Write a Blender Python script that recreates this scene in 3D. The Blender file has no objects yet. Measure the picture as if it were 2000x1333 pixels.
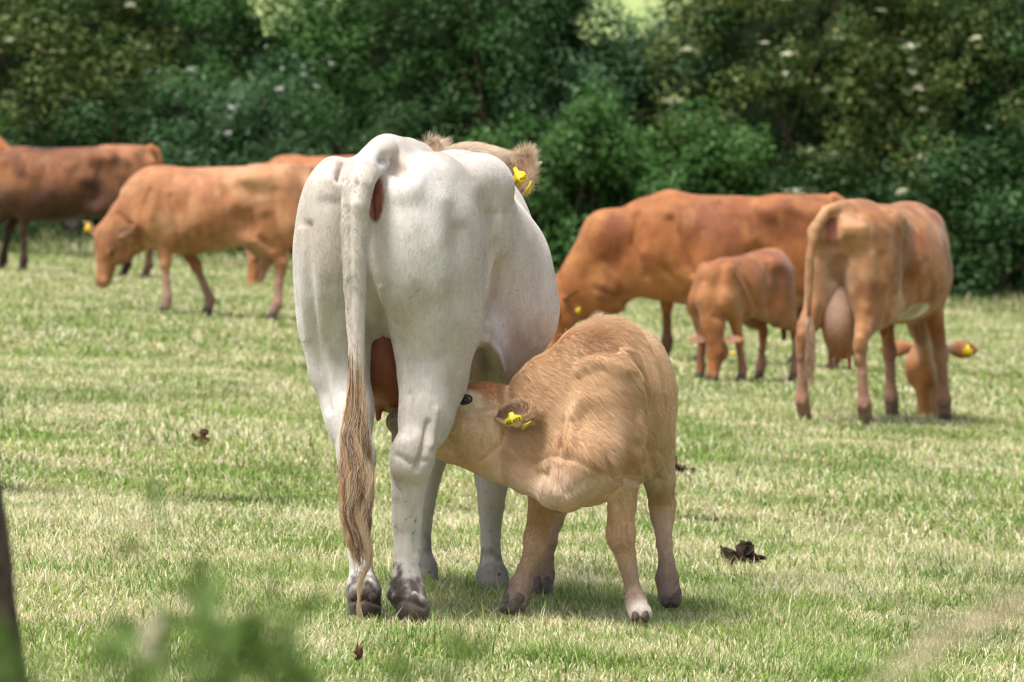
import bpy, math, random
import numpy as np
from mathutils import Vector, Matrix
rad = math.radians
HAIR = True
GRASS = True
RS = np.random.RandomState(7)

# ------------------------------------------------------------------ camera, sky, sun, exposure
FPX = 9825.0                       # focal length in photo pixels (2000 px wide frame)
CAM_Z = 1.30
SLOPE = -0.06                      # the pasture falls gently to the right
PITCH = math.atan((666.5 - 368.0) / FPX)
cam_d = bpy.data.cameras.new('camera')
cam = bpy.data.objects.new('camera', cam_d)
bpy.context.collection.objects.link(cam)
cam.location = (0, 0, CAM_Z)
cam.rotation_euler = (rad(90) - PITCH, 0, 0)
cam_d.sensor_width = 36.0
cam_d.lens = 36.0 * FPX / 2000.0
cam_d.clip_start = 0.1
cam_d.clip_end = 2000.0
cam_d.dof.use_dof = True
cam_d.dof.focus_distance = 15.1
cam_d.dof.aperture_fstop = 7.9
bpy.context.scene.camera = cam

world = bpy.data.worlds.new("World")
bpy.context.scene.world = world
world.use_nodes = True
wn = world.node_tree.nodes
wl = world.node_tree.links
SUN_EL, SUN_AZ = rad(68), rad(225)          # compass style: 0 = +Y, clockwise; sun high, behind the camera to the left
sky = wn.new('ShaderNodeTexSky')
sky.sky_type = 'NISHITA'
sky.sun_disc = False
sky.sun_elevation = SUN_EL
sky.sun_rotation = SUN_AZ
sky.dust_density = 5.0
sky.air_density = 1.0
hs = wn.new('ShaderNodeHueSaturation')       # thin high cloud: a greyer sky light
hs.inputs['Saturation'].default_value = 0.62
wl.new(sky.outputs[0], hs.inputs['Color'])
bg = wn['Background']
wl.new(hs.outputs[0], bg.inputs[0])
bg.inputs[1].default_value = 0.12
sun_d = bpy.data.lights.new('sun', 'SUN')
sun_d.energy = 2.3
sun_d.angle = rad(16)
sun_d.color = (1.0, 0.965, 0.92)
sun = bpy.data.objects.new('sun', sun_d)
bpy.context.collection.objects.link(sun)
sdir = Vector((math.sin(SUN_AZ) * math.cos(SUN_EL), math.cos(SUN_AZ) * math.cos(SUN_EL), math.sin(SUN_EL)))
sun.rotation_euler = sdir.to_track_quat('Z', 'Y').to_euler()
vs = bpy.context.scene.view_settings
vs.view_transform = 'Standard'
vs.look = 'None'
vs.gamma = 1.0
vs.use_curve_mapping = False
vs.exposure = 0.78
bpy.context.scene.cycles.max_bounces = 8
bpy.context.scene.cycles.use_denoising = True
bpy.context.scene.cycles.filter_width = 1.3

# ------------------------------------------------------------------ small helpers
C = bpy.context.collection
def ground(x, y):
    return SLOPE * x
def W(px, py, d):
    """point of the world seen at photo pixel (px, py), d metres away"""
    u = (px - 1000.0) / FPX
    v = (666.5 - py) / FPX
    c, s = math.cos(PITCH), math.sin(PITCH)
    k = d / (c + v * s)
    return np.array([u * k, d, CAM_Z + (-s + v * c) * k])

def proj(P):
    """world points -> photo pixels"""
    c, s = math.cos(PITCH), math.sin(PITCH)
    y, z = P[:, 1], P[:, 2] - CAM_Z
    dep = y * c - z * s
    return np.stack([1000 + FPX * P[:, 0] / dep, 666.5 - FPX * (y * s + z * c) / dep], 1)
def path_dist(Q, path):
    d = np.full(len(Q), 1e9)
    for a, b in zip(path[:-1], path[1:]):
        a = np.array(a, float); b = np.array(b, float); ab = b - a
        t = np.clip(((Q - a) @ ab) / max(ab @ ab, 1e-9), 0, 1)
        d = np.minimum(d, np.linalg.norm(Q - a - t[:, None] * ab, axis=1))
    return d

def mesh_obj(name, V, F, mat=None, parent=None, col=None, smooth=True, loc=None):
    """V (n,3), F list of arrays or (m,k) array"""
    me = bpy.data.meshes.new(name)
    V = np.asarray(V, dtype=np.float32)
    Fs = F if isinstance(F, (list, tuple)) else [F]
    Fs = [np.asarray(f, dtype=np.int32) for f in Fs if len(f)]
    nl = sum(f.size for f in Fs)
    nf = sum(f.shape[0] for f in Fs)
    me.vertices.add(len(V))
    me.vertices.foreach_set('co', V.ravel())
    me.loops.add(nl)
    me.loops.foreach_set('vertex_index', np.concatenate([f.ravel() for f in Fs]))
    me.polygons.add(nf)
    tot = np.concatenate([np.full(f.shape[0], f.shape[1], dtype=np.int32) for f in Fs])
    st = np.concatenate([[0], np.cumsum(tot)[:-1]]).astype(np.int32)
    me.polygons.foreach_set('loop_start', st)
    me.polygons.foreach_set('loop_total', tot)
    if smooth:
        me.polygons.foreach_set('use_smooth', np.ones(nf, dtype=bool))
    if col is not None:
        a = me.color_attributes.new('Col', 'FLOAT_COLOR', 'POINT')
        cc = np.ones((len(V), 4), dtype=np.float32)
        cc[:, :3] = col
        a.data.foreach_set('color', cc.ravel())
    me.update(calc_edges=True)
    me.validate()
    if mat:
        me.materials.append(mat)
    o = bpy.data.objects.new(name, me)
    C.objects.link(o)
    if parent is not None:
        o.parent = parent
    if loc is not None:
        o.location = loc
    return o

def tag(o, label=None, cat=None, group=None, kind=None):
    if label: o['label'] = label
    if cat: o['category'] = cat
    if group: o['group'] = group
    if kind: o['kind'] = kind
    return o

def empty(name, loc, rz=0.0):
    o = bpy.data.objects.new(name, None)
    o.empty_display_size = 0.2
    C.objects.link(o)
    o.location = loc
    o.rotation_euler = (0, 0, rz)
    return o

# value noise in numpy (3D, smooth)
_perm = RS.rand(32, 32, 32).astype(np.float32)
def vnoise(P, freq, seed=0):
    Q = np.asarray(P, dtype=np.float64) * freq + seed * 7.31 + 100.0
    if Q.shape[-1] == 2:
        Q = np.concatenate([Q, np.full(Q.shape[:-1] + (1,), 3.3)], -1)
    I = np.floor(Q).astype(np.int64)
    T = Q - I
    T = T * T * (3 - 2 * T)
    out = 0
    for dx in (0, 1):
        wx = T[..., 0] if dx else 1 - T[..., 0]
        for dy in (0, 1):
            wy = T[..., 1] if dy else 1 - T[..., 1]
            for dz in (0, 1):
                wz = T[..., 2] if dz else 1 - T[..., 2]
                out = out + wx * wy * wz * _perm[(I[..., 0] + dx) & 31, (I[..., 1] + dy) & 31, (I[..., 2] + dz) & 31]
    return out
def fbm(P, freq, seed=0, oct=3):
    s, a, t = 0, 1.0, 0
    for i in range(oct):
        s = s + a * vnoise(P, freq * 2 ** i, seed + i * 3)
        t += a
        a *= 0.5
    return s / t
def sstep(a, b, x):
    t = np.clip((x - a) / (b - a), 0, 1)
    return t * t * (3 - 2 * t)
def mix(c0, c1, t):
    c0 = np.asarray(c0, dtype=np.float32); c1 = np.asarray(c1, dtype=np.float32)
    t = np.asarray(t, dtype=np.float32)[..., None]
    return c0 * (1 - t) + c1 * t
def srgb(r, g, b):
    def f(c):
        c /= 255.0
        return c / 12.92 if c <= 0.04045 else ((c + 0.055) / 1.055) ** 2.4
    return np.array([f(r), f(g), f(b)])

# ------------------------------------------------------------------ materials
def new_mat(name):
    m = bpy.data.materials.new(name)
    m.use_nodes = True
    nt = m.node_tree
    return m, nt, nt.nodes['Principled BSDF']
def attr_mat(name, rough=0.75, bump=0.0, bscale=60, bstretch=(1, 1, 1), sheen=0.0, spec=0.3, noise=0.0, transl=0.0, coord='Object', vary=None):
    m, nt, p = new_mat(name)
    n, l = nt.nodes, nt.links
    a = n.new('ShaderNodeAttribute'); a.attribute_name = 'Col'
    colout = a.outputs['Color']
    tc = n.new('ShaderNodeTexCoord')
    if noise > 0:
        t = n.new('ShaderNodeTexNoise'); t.inputs['Scale'].default_value = bscale * 0.6
        t.inputs['Detail'].default_value = 4
        mp = n.new('ShaderNodeMapping'); mp.inputs['Scale'].default_value = bstretch
        l.new(tc.outputs[coord], mp.inputs[0]); l.new(mp.outputs[0], t.inputs['Vector'])
        mr = n.new('ShaderNodeMapRange')
        mr.inputs['From Min'].default_value = 0.25; mr.inputs['From Max'].default_value = 0.75
        mr.inputs['To Min'].default_value = 1 - noise; mr.inputs['To Max'].default_value = 1 + noise
        l.new(t.outputs['Fac'], mr.inputs['Value'])
        mx = n.new('ShaderNodeVectorMath'); mx.operation = 'SCALE'
        l.new(colout, mx.inputs[0]); l.new(mr.outputs[0], mx.inputs['Scale'])
        colout = mx.outputs[0]
    l.new(colout, p.inputs['Base Color'])
    p.inputs['Roughness'].default_value = rough
    p.inputs['Specular IOR Level'].default_value = spec
    if sheen:
        p.inputs['Sheen Weight'].default_value = sheen
        p.inputs['Sheen Roughness'].default_value = 0.5
    if bump > 0:
        t = n.new('ShaderNodeTexNoise'); t.inputs['Scale'].default_value = bscale
        t.inputs['Detail'].default_value = 5
        mp = n.new('ShaderNodeMapping'); mp.inputs['Scale'].default_value = bstretch
        l.new(tc.outputs[coord], mp.inputs[0]); l.new(mp.outputs[0], t.inputs['Vector'])
        b = n.new('ShaderNodeBump'); b.inputs['Strength'].default_value = bump
        b.inputs['Distance'].default_value = 0.01
        l.new(t.outputs['Fac'], b.inputs['Height']); l.new(b.outputs[0], p.inputs['Normal'])
    if transl > 0:
        tr = n.new('ShaderNodeBsdfTranslucent')
        l.new(colout, tr.inputs['Color'])
        ms = n.new('ShaderNodeMixShader'); ms.inputs[0].default_value = transl
        l.new(p.outputs[0], ms.inputs[1]); l.new(tr.outputs[0], ms.inputs[2])
        l.new(ms.outputs[0], n['Material Output'].inputs['Surface'])
    return m
def plain_mat(name, color, rough=0.5, spec=0.5, bump=0.0, bscale=80, vary=0.0):
    m, nt, p = new_mat(name)
    n, l = nt.nodes, nt.links
    p.inputs['Base Color'].default_value = (*color, 1)
    p.inputs['Roughness'].default_value = rough
    p.inputs['Specular IOR Level'].default_value = spec
    tc = n.new('ShaderNodeTexCoord')
    t = n.new('ShaderNodeTexNoise'); t.inputs['Scale'].default_value = bscale
    t.inputs['Detail'].default_value = 5
    l.new(tc.outputs['Object'], t.inputs['Vector'])
    if bump:
        b = n.new('ShaderNodeBump'); b.inputs['Strength'].default_value = bump; b.inputs['Distance'].default_value = 0.01
        l.new(t.outputs['Fac'], b.inputs['Height']); l.new(b.outputs[0], p.inputs['Normal'])
    if vary:
        cr = n.new('ShaderNodeValToRGB')
        cr.color_ramp.elements[0].position = 0.3; cr.color_ramp.elements[1].position = 0.7
        cr.color_ramp.elements[0].color = (*[c * (1 - vary) for c in color], 1)
        cr.color_ramp.elements[1].color = (*[min(1, c * (1 + vary)) for c in color], 1)
        l.new(t.outputs['Fac'], cr.inputs[0]); l.new(cr.outputs[0], p.inputs['Base Color'])
    return m
M_COAT = attr_mat('short_coat', rough=0.72, bump=0.18, bscale=70, bstretch=(1.6, 1.6, .5), sheen=0.15, spec=0.2, noise=0.10)
M_FARCOAT = attr_mat('smooth_coat', rough=0.66, bump=0.25, bscale=22, sheen=0.12, spec=0.28, noise=0.22)
M_HAIR = attr_mat('hair', rough=0.6, sheen=0.0, spec=0.25)
M_HOOF = plain_mat('hoof_horn', (0.075, 0.058, 0.048), 0.6, 0.4, 0.5, 60, 0.5)
M_HORN = plain_mat('horn', (0.42, 0.35, 0.30), 0.45, 0.5, 0.3, 60, 0.3)
M_EYE = plain_mat('eye', (0.006, 0.005, 0.006), 0.06, 0.7)
M_LID = plain_mat('eyelid', (0.015, 0.012, 0.012), 0.5, 0.4, 0.4, 120)
M_TAG = plain_mat('tag_plastic', (0.80, 0.56, 0.015), 0.4, 0.5)
M_INK = plain_mat('tag_ink', (0.02, 0.02, 0.015), 0.6, 0.3)
M_UDDER = attr_mat('udder_skin', rough=0.5, bump=0.25, bscale=45, spec=0.3, noise=0.15)
# ------------------------------------------------------------------ implicit modelling: bodies are one smooth surface grown from muscles and bones
def rotm(rx=0, ry=0, rz=0):
    return np.array(Matrix.Rotation(rad(rz), 3, 'Z') @ Matrix.Rotation(rad(ry), 3, 'Y') @ Matrix.Rotation(rad(rx), 3, 'X'))
def cr(xs, ys, x):
    """smooth interpolation (Catmull-Rom with clamped, monotone-ish tangents)"""
    xs = np.asarray(xs, float); ys = np.asarray(ys, float)
    m = np.gradient(ys, xs)
    i = np.clip(np.searchsorted(xs, x) - 1, 0, len(xs) - 2)
    h = xs[i + 1] - xs[i]
    t = np.clip((x - xs[i]) / h, 0, 1)
    t2, t3 = t * t, t * t * t
    return (2*t3-3*t2+1)*ys[i] + (t3-2*t2+t)*h*m[i] + (-2*t3+3*t2)*ys[i+1] + (t3-t2)*h*m[i+1]

class Body:
    def __init__(self):
        self.p = []
    def cone(self, a, b, ra, rb, k=0.03, s=(1, 1, 1), op='+'):
        self.p.append(('cone', np.array(a, float), np.array(b, float), ra, rb, k, np.array(s, float), op)); return self
    def chain(self, pts, k=0.02, s=(1, 1, 1), op='+'):
        """pts: list of (x,y,z,r)"""
        for q, w in zip(pts[:-1], pts[1:]):
            self.cone(q[:3], w[:3], q[3], w[3], k, s, op)
        return self
    def ell(self, c, r, k=0.04, rot=None, op='+'):
        r = np.array([r] * 3 if np.isscalar(r) else r, float)
        self.p.append(('ell', np.array(c, float), r, np.eye(3) if rot is None else (rot if isinstance(rot, np.ndarray) else rotm(*rot)), k, op)); return self
    def loft(self, st, k=0.03):
        """st rows: x, yc, half width, top, bottom, exponent, height fraction of the widest level"""
        self.p.append(('loft', np.array(st, float), k)); return self
    def bounds(self):
        lo, hi = [], []
        for q in self.p:
            if q[-1] == '-' : continue
            if q[0] == 'cone':
                r = max(q[3], q[4]) * q[6]
                lo.append(np.minimum(q[1], q[2]) - r); hi.append(np.maximum(q[1], q[2]) + r)
            elif q[0] == 'ell':
                e = np.abs(q[3]) @ q[2]
                lo.append(q[1] - e); hi.append(q[1] + e)
            else:
                s = q[1]
                lo.append([s[:, 0].min(), (s[:, 1] - s[:, 2]).min(), s[:, 4].min()])
                hi.append([s[:, 0].max(), (s[:, 1] + s[:, 2]).max(), s[:, 3].max()])
        return np.min(lo, 0) - 0.03, np.max(hi, 0) + 0.03
    def field(self, h):
        lo, hi = self.bounds()
        n = np.ceil((hi - lo) / h).astype(int) + 1
        ax = [lo[i] + h * np.arange(n[i]) for i in range(3)]
        F = np.full(n, 1.0, dtype=np.float32)
        for q in self.p:
            k = q[-1] if q[0] == 'loft' else (q[5] if q[0] == 'cone' else q[4])
            pad = k + 2.5 * h
            if q[0] == 'cone':
                r = max(q[3], q[4]) * q[6]; l = np.minimum(q[1], q[2]) - r - pad; u = np.maximum(q[1], q[2]) + r + pad
            elif q[0] == 'ell':
                e = np.abs(q[3]) @ q[2]; l = q[1] - e - pad; u = q[1] + e + pad
            else:
                s = q[1]
                l = np.array([s[:, 0].min(), (s[:, 1] - s[:, 2]).min(), s[:, 4].min()]) - pad
                u = np.array([s[:, 0].max(), (s[:, 1] + s[:, 2]).max(), s[:, 3].max()]) + pad
            i0 = np.clip(np.floor((l - lo) / h).astype(int), 0, n - 1)
            i1 = np.clip(np.ceil((u - lo) / h).astype(int) + 1, 1, n)
            if (i1 <= i0).any(): continue
            X = ax[0][i0[0]:i1[0]][:, None, None]; Y = ax[1][i0[1]:i1[1]][None, :, None]; Z = ax[2][i0[2]:i1[2]][None, None, :]
            if q[0] == 'cone':
                a, b, ra, rb, s = q[1], q[2], q[3], q[4], q[6]
                ba = b - a; L = max(ba @ ba, 1e-9)
                dx, dy, dz = X - a[0], Y - a[1], Z - a[2]
                t = np.clip((dx * ba[0] + dy * ba[1] + dz * ba[2]) / L, 0, 1)
                vx, vy, vz = (dx - t * ba[0]) / s[0], (dy - t * ba[1]) / s[1], (dz - t * ba[2]) / s[2]
                m = np.sqrt(vx * vx + vy * vy + vz * vz) + 1e-6
                g = np.sqrt((vx / s[0]) ** 2 + (vy / s[1]) ** 2 + (vz / s[2]) ** 2) / m
                d = (m - (ra + (rb - ra) * t)) / np.maximum(g, 1e-3)
            elif q[0] == 'ell':
                c, r, R = q[1], q[2], q[3]
                dx, dy, dz = X - c[0], Y - c[1], Z - c[2]
                v = [(R[0, i] * dx + R[1, i] * dy + R[2, i] * dz) / r[i] for i in range(3)]
                k0 = np.sqrt(v[0] ** 2 + v[1] ** 2 + v[2] ** 2) + 1e-6
                k1 = np.sqrt((v[0] / r[0]) ** 2 + (v[1] / r[1]) ** 2 + (v[2] / r[2]) ** 2) + 1e-6
                d = k0 * (k0 - 1) / k1
            else:
                s = q[1]; xx = np.clip(X, s[0, 0], s[-1, 0])
                g = [cr(s[:, 0], s[:, j], xx) for j in range(1, 7)]
                yc, w, top, bot, ex, fr = g
                w = np.maximum(w, 0.01)
                zc = bot + (top - bot) * fr
                hh = np.where(Z > zc, np.maximum(top - zc, 0.01), np.maximum(zc - bot, 0.01))
                e1 = np.abs(Y - yc) / w; e2 = np.abs(Z - zc) / hh
                f = (e1 ** ex + e2 ** ex) ** (1 / ex) + 1e-6
                gr = np.sqrt((e1 / w) ** 2 + (e2 / hh) ** 2) / f
                d = (f - 1) / np.maximum(gr, 1.0)
                ddx = X - xx
                d = np.where(np.abs(ddx) > 0, np.sqrt(np.maximum(d, 0) ** 2 + ddx ** 2) + np.minimum(d, 0) * 0, d)
            G = F[i0[0]:i1[0], i0[1]:i1[1], i0[2]:i1[2]]
            d = d.astype(np.float32)
            op = '+' if q[0] == 'loft' else q[-1]
            if op == '-':
                d = -d
                hh = np.maximum(k - np.abs(G - d), 0) / k
                G[...] = np.maximum(G, d) + hh * hh * k * 0.25
            else:
                hh = np.maximum(k - np.abs(G - d), 0) / k
                G[...] = np.minimum(G, d) - hh * hh * k * 0.25
        return F, lo
    def mesh(self, h, smooth=1):
        F, lo = self.field(h)
        return surface_net(F, lo, h, smooth)

def surface_net(F, lo, h, smooth=1):
    n = F.shape
    S = F < 0
    c = [S[i:n[0]-1+i, j:n[1]-1+j, k:n[2]-1+k] for i in (0, 1) for j in (0, 1) for k in (0, 1)]
    cnt = sum(x.astype(np.int8) for x in c)
    act = (cnt > 0) & (cnt < 8)
    idx = np.full(act.shape, -1, dtype=np.int32)
    I = np.argwhere(act)
    idx[act] = np.arange(len(I))
    acc = np.zeros((len(I), 3)); num = np.zeros(len(I))
    corners = [(i, j, k) for i in (0, 1) for j in (0, 1) for k in (0, 1)]
    for a in corners:
        for b in corners:
            if sum(abs(a[i] - b[i]) for i in range(3)) == 1 and a < b:
                fa = F[I[:, 0] + a[0], I[:, 1] + a[1], I[:, 2] + a[2]]
                fb = F[I[:, 0] + b[0], I[:, 1] + b[1], I[:, 2] + b[2]]
                m = (fa < 0) != (fb < 0)
                t = np.where(m, fa / np.where(m, fa - fb, 1), 0)
                P = np.array(a) + t[:, None] * (np.array(b) - np.array(a))
                acc += P * m[:, None]; num += m
    V = lo + h * (I + acc / num[:, None])
    faces = []
    for ax in range(3):
        o = [0, 0, 0]
        sl0 = [slice(1, n[i] - 1) for i in range(3)]; sl1 = list(sl0)
        sl0[ax] = slice(0, n[ax] - 1); sl1[ax] = slice(1, n[ax])
        A = S[tuple(sl0)]; B = S[tuple(sl1)]
        E = np.argwhere(A != B)
        if not len(E): continue
        base = E.copy()
        u, v = [(1, 2), (2, 0), (0, 1)][ax]
        base[:, u] += 1; base[:, v] += 1
        def cell(du, dv):
            q = base.copy(); q[:, u] -= du; q[:, v] -= dv
            return idx[q[:, 0], q[:, 1], q[:, 2]]
        quad = np.stack([cell(1, 1), cell(0, 1), cell(0, 0), cell(1, 0)], 1)
        flip = B[E[:, 0], E[:, 1], E[:, 2]]
        quad[flip] = quad[flip][:, ::-1]
        faces.append(quad)
    Q = np.concatenate(faces)
    Q = Q[(Q >= 0).all(1)]
    for _ in range(smooth):
        s = np.zeros_like(V); cc = np.zeros(len(V))
        for a, b in ((0, 1), (1, 2), (2, 3), (3, 0)):
            for e, f in ((a, b), (b, a)):
                for j in range(3):
                    s[:, j] += np.bincount(Q[:, e], V[Q[:, f], j], len(V))
                cc += np.bincount(Q[:, e], minlength=len(V))
        V = V * 0.5 + 0.5 * s / np.maximum(cc, 1)[:, None]
    return V, Q

def normals(V, Q):
    N = np.zeros_like(V)
    fn = np.cross(V[Q[:, 2]] - V[Q[:, 0]], V[Q[:, 3]] - V[Q[:, 1]])
    for i in range(4):
        for j in range(3):
            N[:, j] += np.bincount(Q[:, i], fn[:, j], len(V))
    return N / (np.linalg.norm(N, axis=1, keepdims=True) + 1e-12)

def ear_mesh(base, tip, face, length_w, thick=0.006, cup=0.35, nu=18, nv=11, shape=1.0):
    """a cupped leaf shell from base to tip; 'face' is the side the hollow looks to"""
    base, tip, face = (np.array(v, float) for v in (base, tip, face))
    a = tip - base; L = np.linalg.norm(a); a /= L
    face = face - a * (face @ a); face /= np.linalg.norm(face)
    w = np.cross(a, face)
    U = np.linspace(0, 1, nu); Vv = np.linspace(-1, 1, nv)
    prof = np.interp(U, [0, .12, .3, .5, .7, .85, .95, 1], [.32, .55, .88, 1, .86, .55, .28, .06])
    P = np.zeros((2, nu, nv, 3))
    for s in (0, 1):
        for i, u in enumerate(U):
            for j, v in enumerate(Vv):
                hw = prof[i] * length_w * 0.5
                roll = cup * (1.35 - u)
                c = math.cos(v * roll * 1.6); sn = math.sin(v * roll * 1.6) / (roll * 1.6)
                q = base + a * (u * L) + w * hw * sn + face * hw * (1 - c) * 1.1
                nrm = face * math.cos(v * roll * 1.4) - w * math.sin(v * roll * 1.4)
                th = thick * (1.2 - 0.7 * u) * (1 - 0.8 * abs(v) ** 4)
                P[s, i, j] = q + nrm * th * (0.5 if s else -0.5)
    V = P.reshape(-1, 3)
    F = []
    def id_(s, i, j): return (s * nu + i) * nv + j
    for i in range(nu - 1):
        for j in range(nv - 1):
            F.append([id_(0, i, j), id_(0, i, j+1), id_(0, i+1, j+1), id_(0, i+1, j)])
            F.append([id_(1, i, j), id_(1, i+1, j), id_(1, i+1, j+1), id_(1, i, j+1)])
    for i in range(nu - 1):
        F.append([id_(0, i, 0), id_(0, i+1, 0), id_(1, i+1, 0), id_(1, i, 0)])
        F.append([id_(0, i, nv-1), id_(1, i, nv-1), id_(1, i+1, nv-1), id_(0, i+1, nv-1)])
    for j in range(nv - 1):
        F.append([id_(0, nu-1, j), id_(0, nu-1, j+1), id_(1, nu-1, j+1), id_(1, nu-1, j)])
        F.append([id_(0, 0, j), id_(1, 0, j), id_(1, 0, j+1), id_(0, 0, j+1)])
    inner = np.zeros(len(V)); inner[nu * nv:] = 1
    ii, jj = np.meshgrid(np.arange(nu), np.arange(nv), indexing='ij')
    rim = np.clip((np.abs(jj / (nv - 1) * 2 - 1) - .62) / .3, 0, 1) + (ii >= nu - 3)
    rim = np.clip(np.tile(rim.ravel(), 2), 0, 1)
    return V, np.array(F), inner, rim

def tube(pts, rs, seg=12, cap=True):
    pts = np.array(pts, float); n = len(pts)
    T = np.gradient(pts, axis=0); T /= np.linalg.norm(T, axis=1, keepdims=True) + 1e-9
    up = np.array([0, 0, 1.0]) if abs(T[0, 2]) < 0.9 else np.array([1.0, 0, 0])
    V = []
    for i in range(n):
        u = up - T[i] * (up @ T[i]); u /= np.linalg.norm(u); w = np.cross(T[i], u); up = u
        for k in range(seg):
            a = 2 * math.pi * k / seg
            V.append(pts[i] + rs[i] * (math.cos(a) * u + math.sin(a) * w))
    F = [[i*seg+k, i*seg+(k+1) % seg, (i+1)*seg+(k+1) % seg, (i+1)*seg+k] for i in range(n-1) for k in range(seg)]
    if cap:
        V.append(pts[0]); V.append(pts[-1]); a, b = len(V) - 2, len(V) - 1
        F += [[a, (k+1) % seg, k, k] for k in range(0)]
        tri = [[a, (k+1) % seg, k] for k in range(seg)] + [[b, (n-1)*seg+k, (n-1)*seg+(k+1) % seg] for k in range(seg)]
        return np.array(V), [np.array(F), np.array(tri)]
    return np.array(V), [np.array(F)]

def hair_curves(name, P, mat, parent, col, r0, r1=0.0):
    """P (n, m, 3) strand points"""
    n, m = P.shape[:2]
    hc = bpy.data.hair_curves.new(name)
    hc.add_curves([m] * n)
    hc.attributes['position'].data.foreach_set('vector', P.astype(np.float32).ravel())
    ra = hc.attributes.get('radius') or hc.attributes.new('radius', 'FLOAT', 'POINT')
    t = np.linspace(0, 1, m)
    rr = (np.asarray(r0).reshape(-1, 1) * (1 - t)[None] + r1 * t[None]) * np.ones((n, 1))
    ra.data.foreach_set('value', rr.astype(np.float32).ravel())
    ca = hc.attributes.new('Col', 'FLOAT_COLOR', 'CURVE')
    cc = np.ones((n, 4), dtype=np.float32); cc[:, :3] = col
    ca.data.foreach_set('color', cc.ravel())
    hc.materials.append(mat)
    o = bpy.data.objects.new(name, hc)
    C.objects.link(o)
    o.parent = parent
    return o

def grow_coat(name, V, Q, N, colv, count, length, flow, parent, mask=None, lift=0.35, r=0.0006, seed=1, wave=0.25, cvar=0.08, clump=0.0):
    """short hair lying along flow(P, N) on the body surface"""
    rs = np.random.RandomState(seed)
    a = np.linalg.norm(np.cross(V[Q[:, 2]] - V[Q[:, 0]], V[Q[:, 3]] - V[Q[:, 1]]), axis=1)
    if mask is not None:
        a = a * np.clip(mask[Q].mean(1), 0, None)
    f = rs.choice(len(Q), count, p=a / a.sum())
    u, v = rs.rand(count, 1), rs.rand(count, 1)
    q = Q[f]
    def bil(A):
        return (A[q[:, 0]] * (1-u) + A[q[:, 1]] * u) * (1-v) + (A[q[:, 3]] * (1-u) + A[q[:, 2]] * u) * v
    P = bil(V); n = bil(N); n /= np.linalg.norm(n, axis=1, keepdims=True)
    c = bil(colv)
    d = flow(P, n)
    j = np.stack([vnoise(P, 14, s) - 0.5 for s in (1, 2, 3)], 1) * wave * 2 + rs.randn(count, 3) * wave * 0.35
    d = d + j
    d = d - n * (d * n).sum(1, keepdims=True)
    d /= np.linalg.norm(d, axis=1, keepdims=True) + 1e-9
    L = (length(P, n) if callable(length) else np.full(count, length)) * (0.65 + 0.6 * rs.rand(count))
    L = L[:, None]
    if clump:
        L = L * (0.7 + clump * vnoise(P, 45, 5))[:, None]
    lf = lift * (0.7 + 0.6 * rs.rand(count, 1))
    pts = [P - n * 0.002, P + d * L * 0.35 + n * L * lf * 0.5, P + d * L * 0.7 + n * L * lf * 0.75, P + d * L + n * L * lf * 0.7]
    c = c * (1 + cvar * rs.randn(count, 1))
    c = np.clip(c * (0.94 + 0.12 * vnoise(P, 60, 9))[:, None], 0.003, 0.95)
    return hair_curves(name, np.stack(pts, 1), M_HAIR, parent, c, r * (0.7 + 0.6 * rs.rand(count)), r * 0.25)
# ------------------------------------------------------------------ cattle
_hoof = None
def hoof_data():
    global _hoof
    if _hoof is None:
        b = Body()
        for s in (1, -1):
            b.cone((-.022, .021 * s, .052), (.034, .018 * s, .018), .030, .024, .008, (1.0, .74, 1.0))
            b.cone((-.030, .023 * s, .020), (.020, .022 * s, .010), .024, .022, .006, (1.0, .8, 1.0))
        V, Q = b.mesh(.0045, 2)
        V[:, 2] = np.maximum(V[:, 2], -.012)
        _hoof = (V, Q)
    return _hoof

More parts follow.
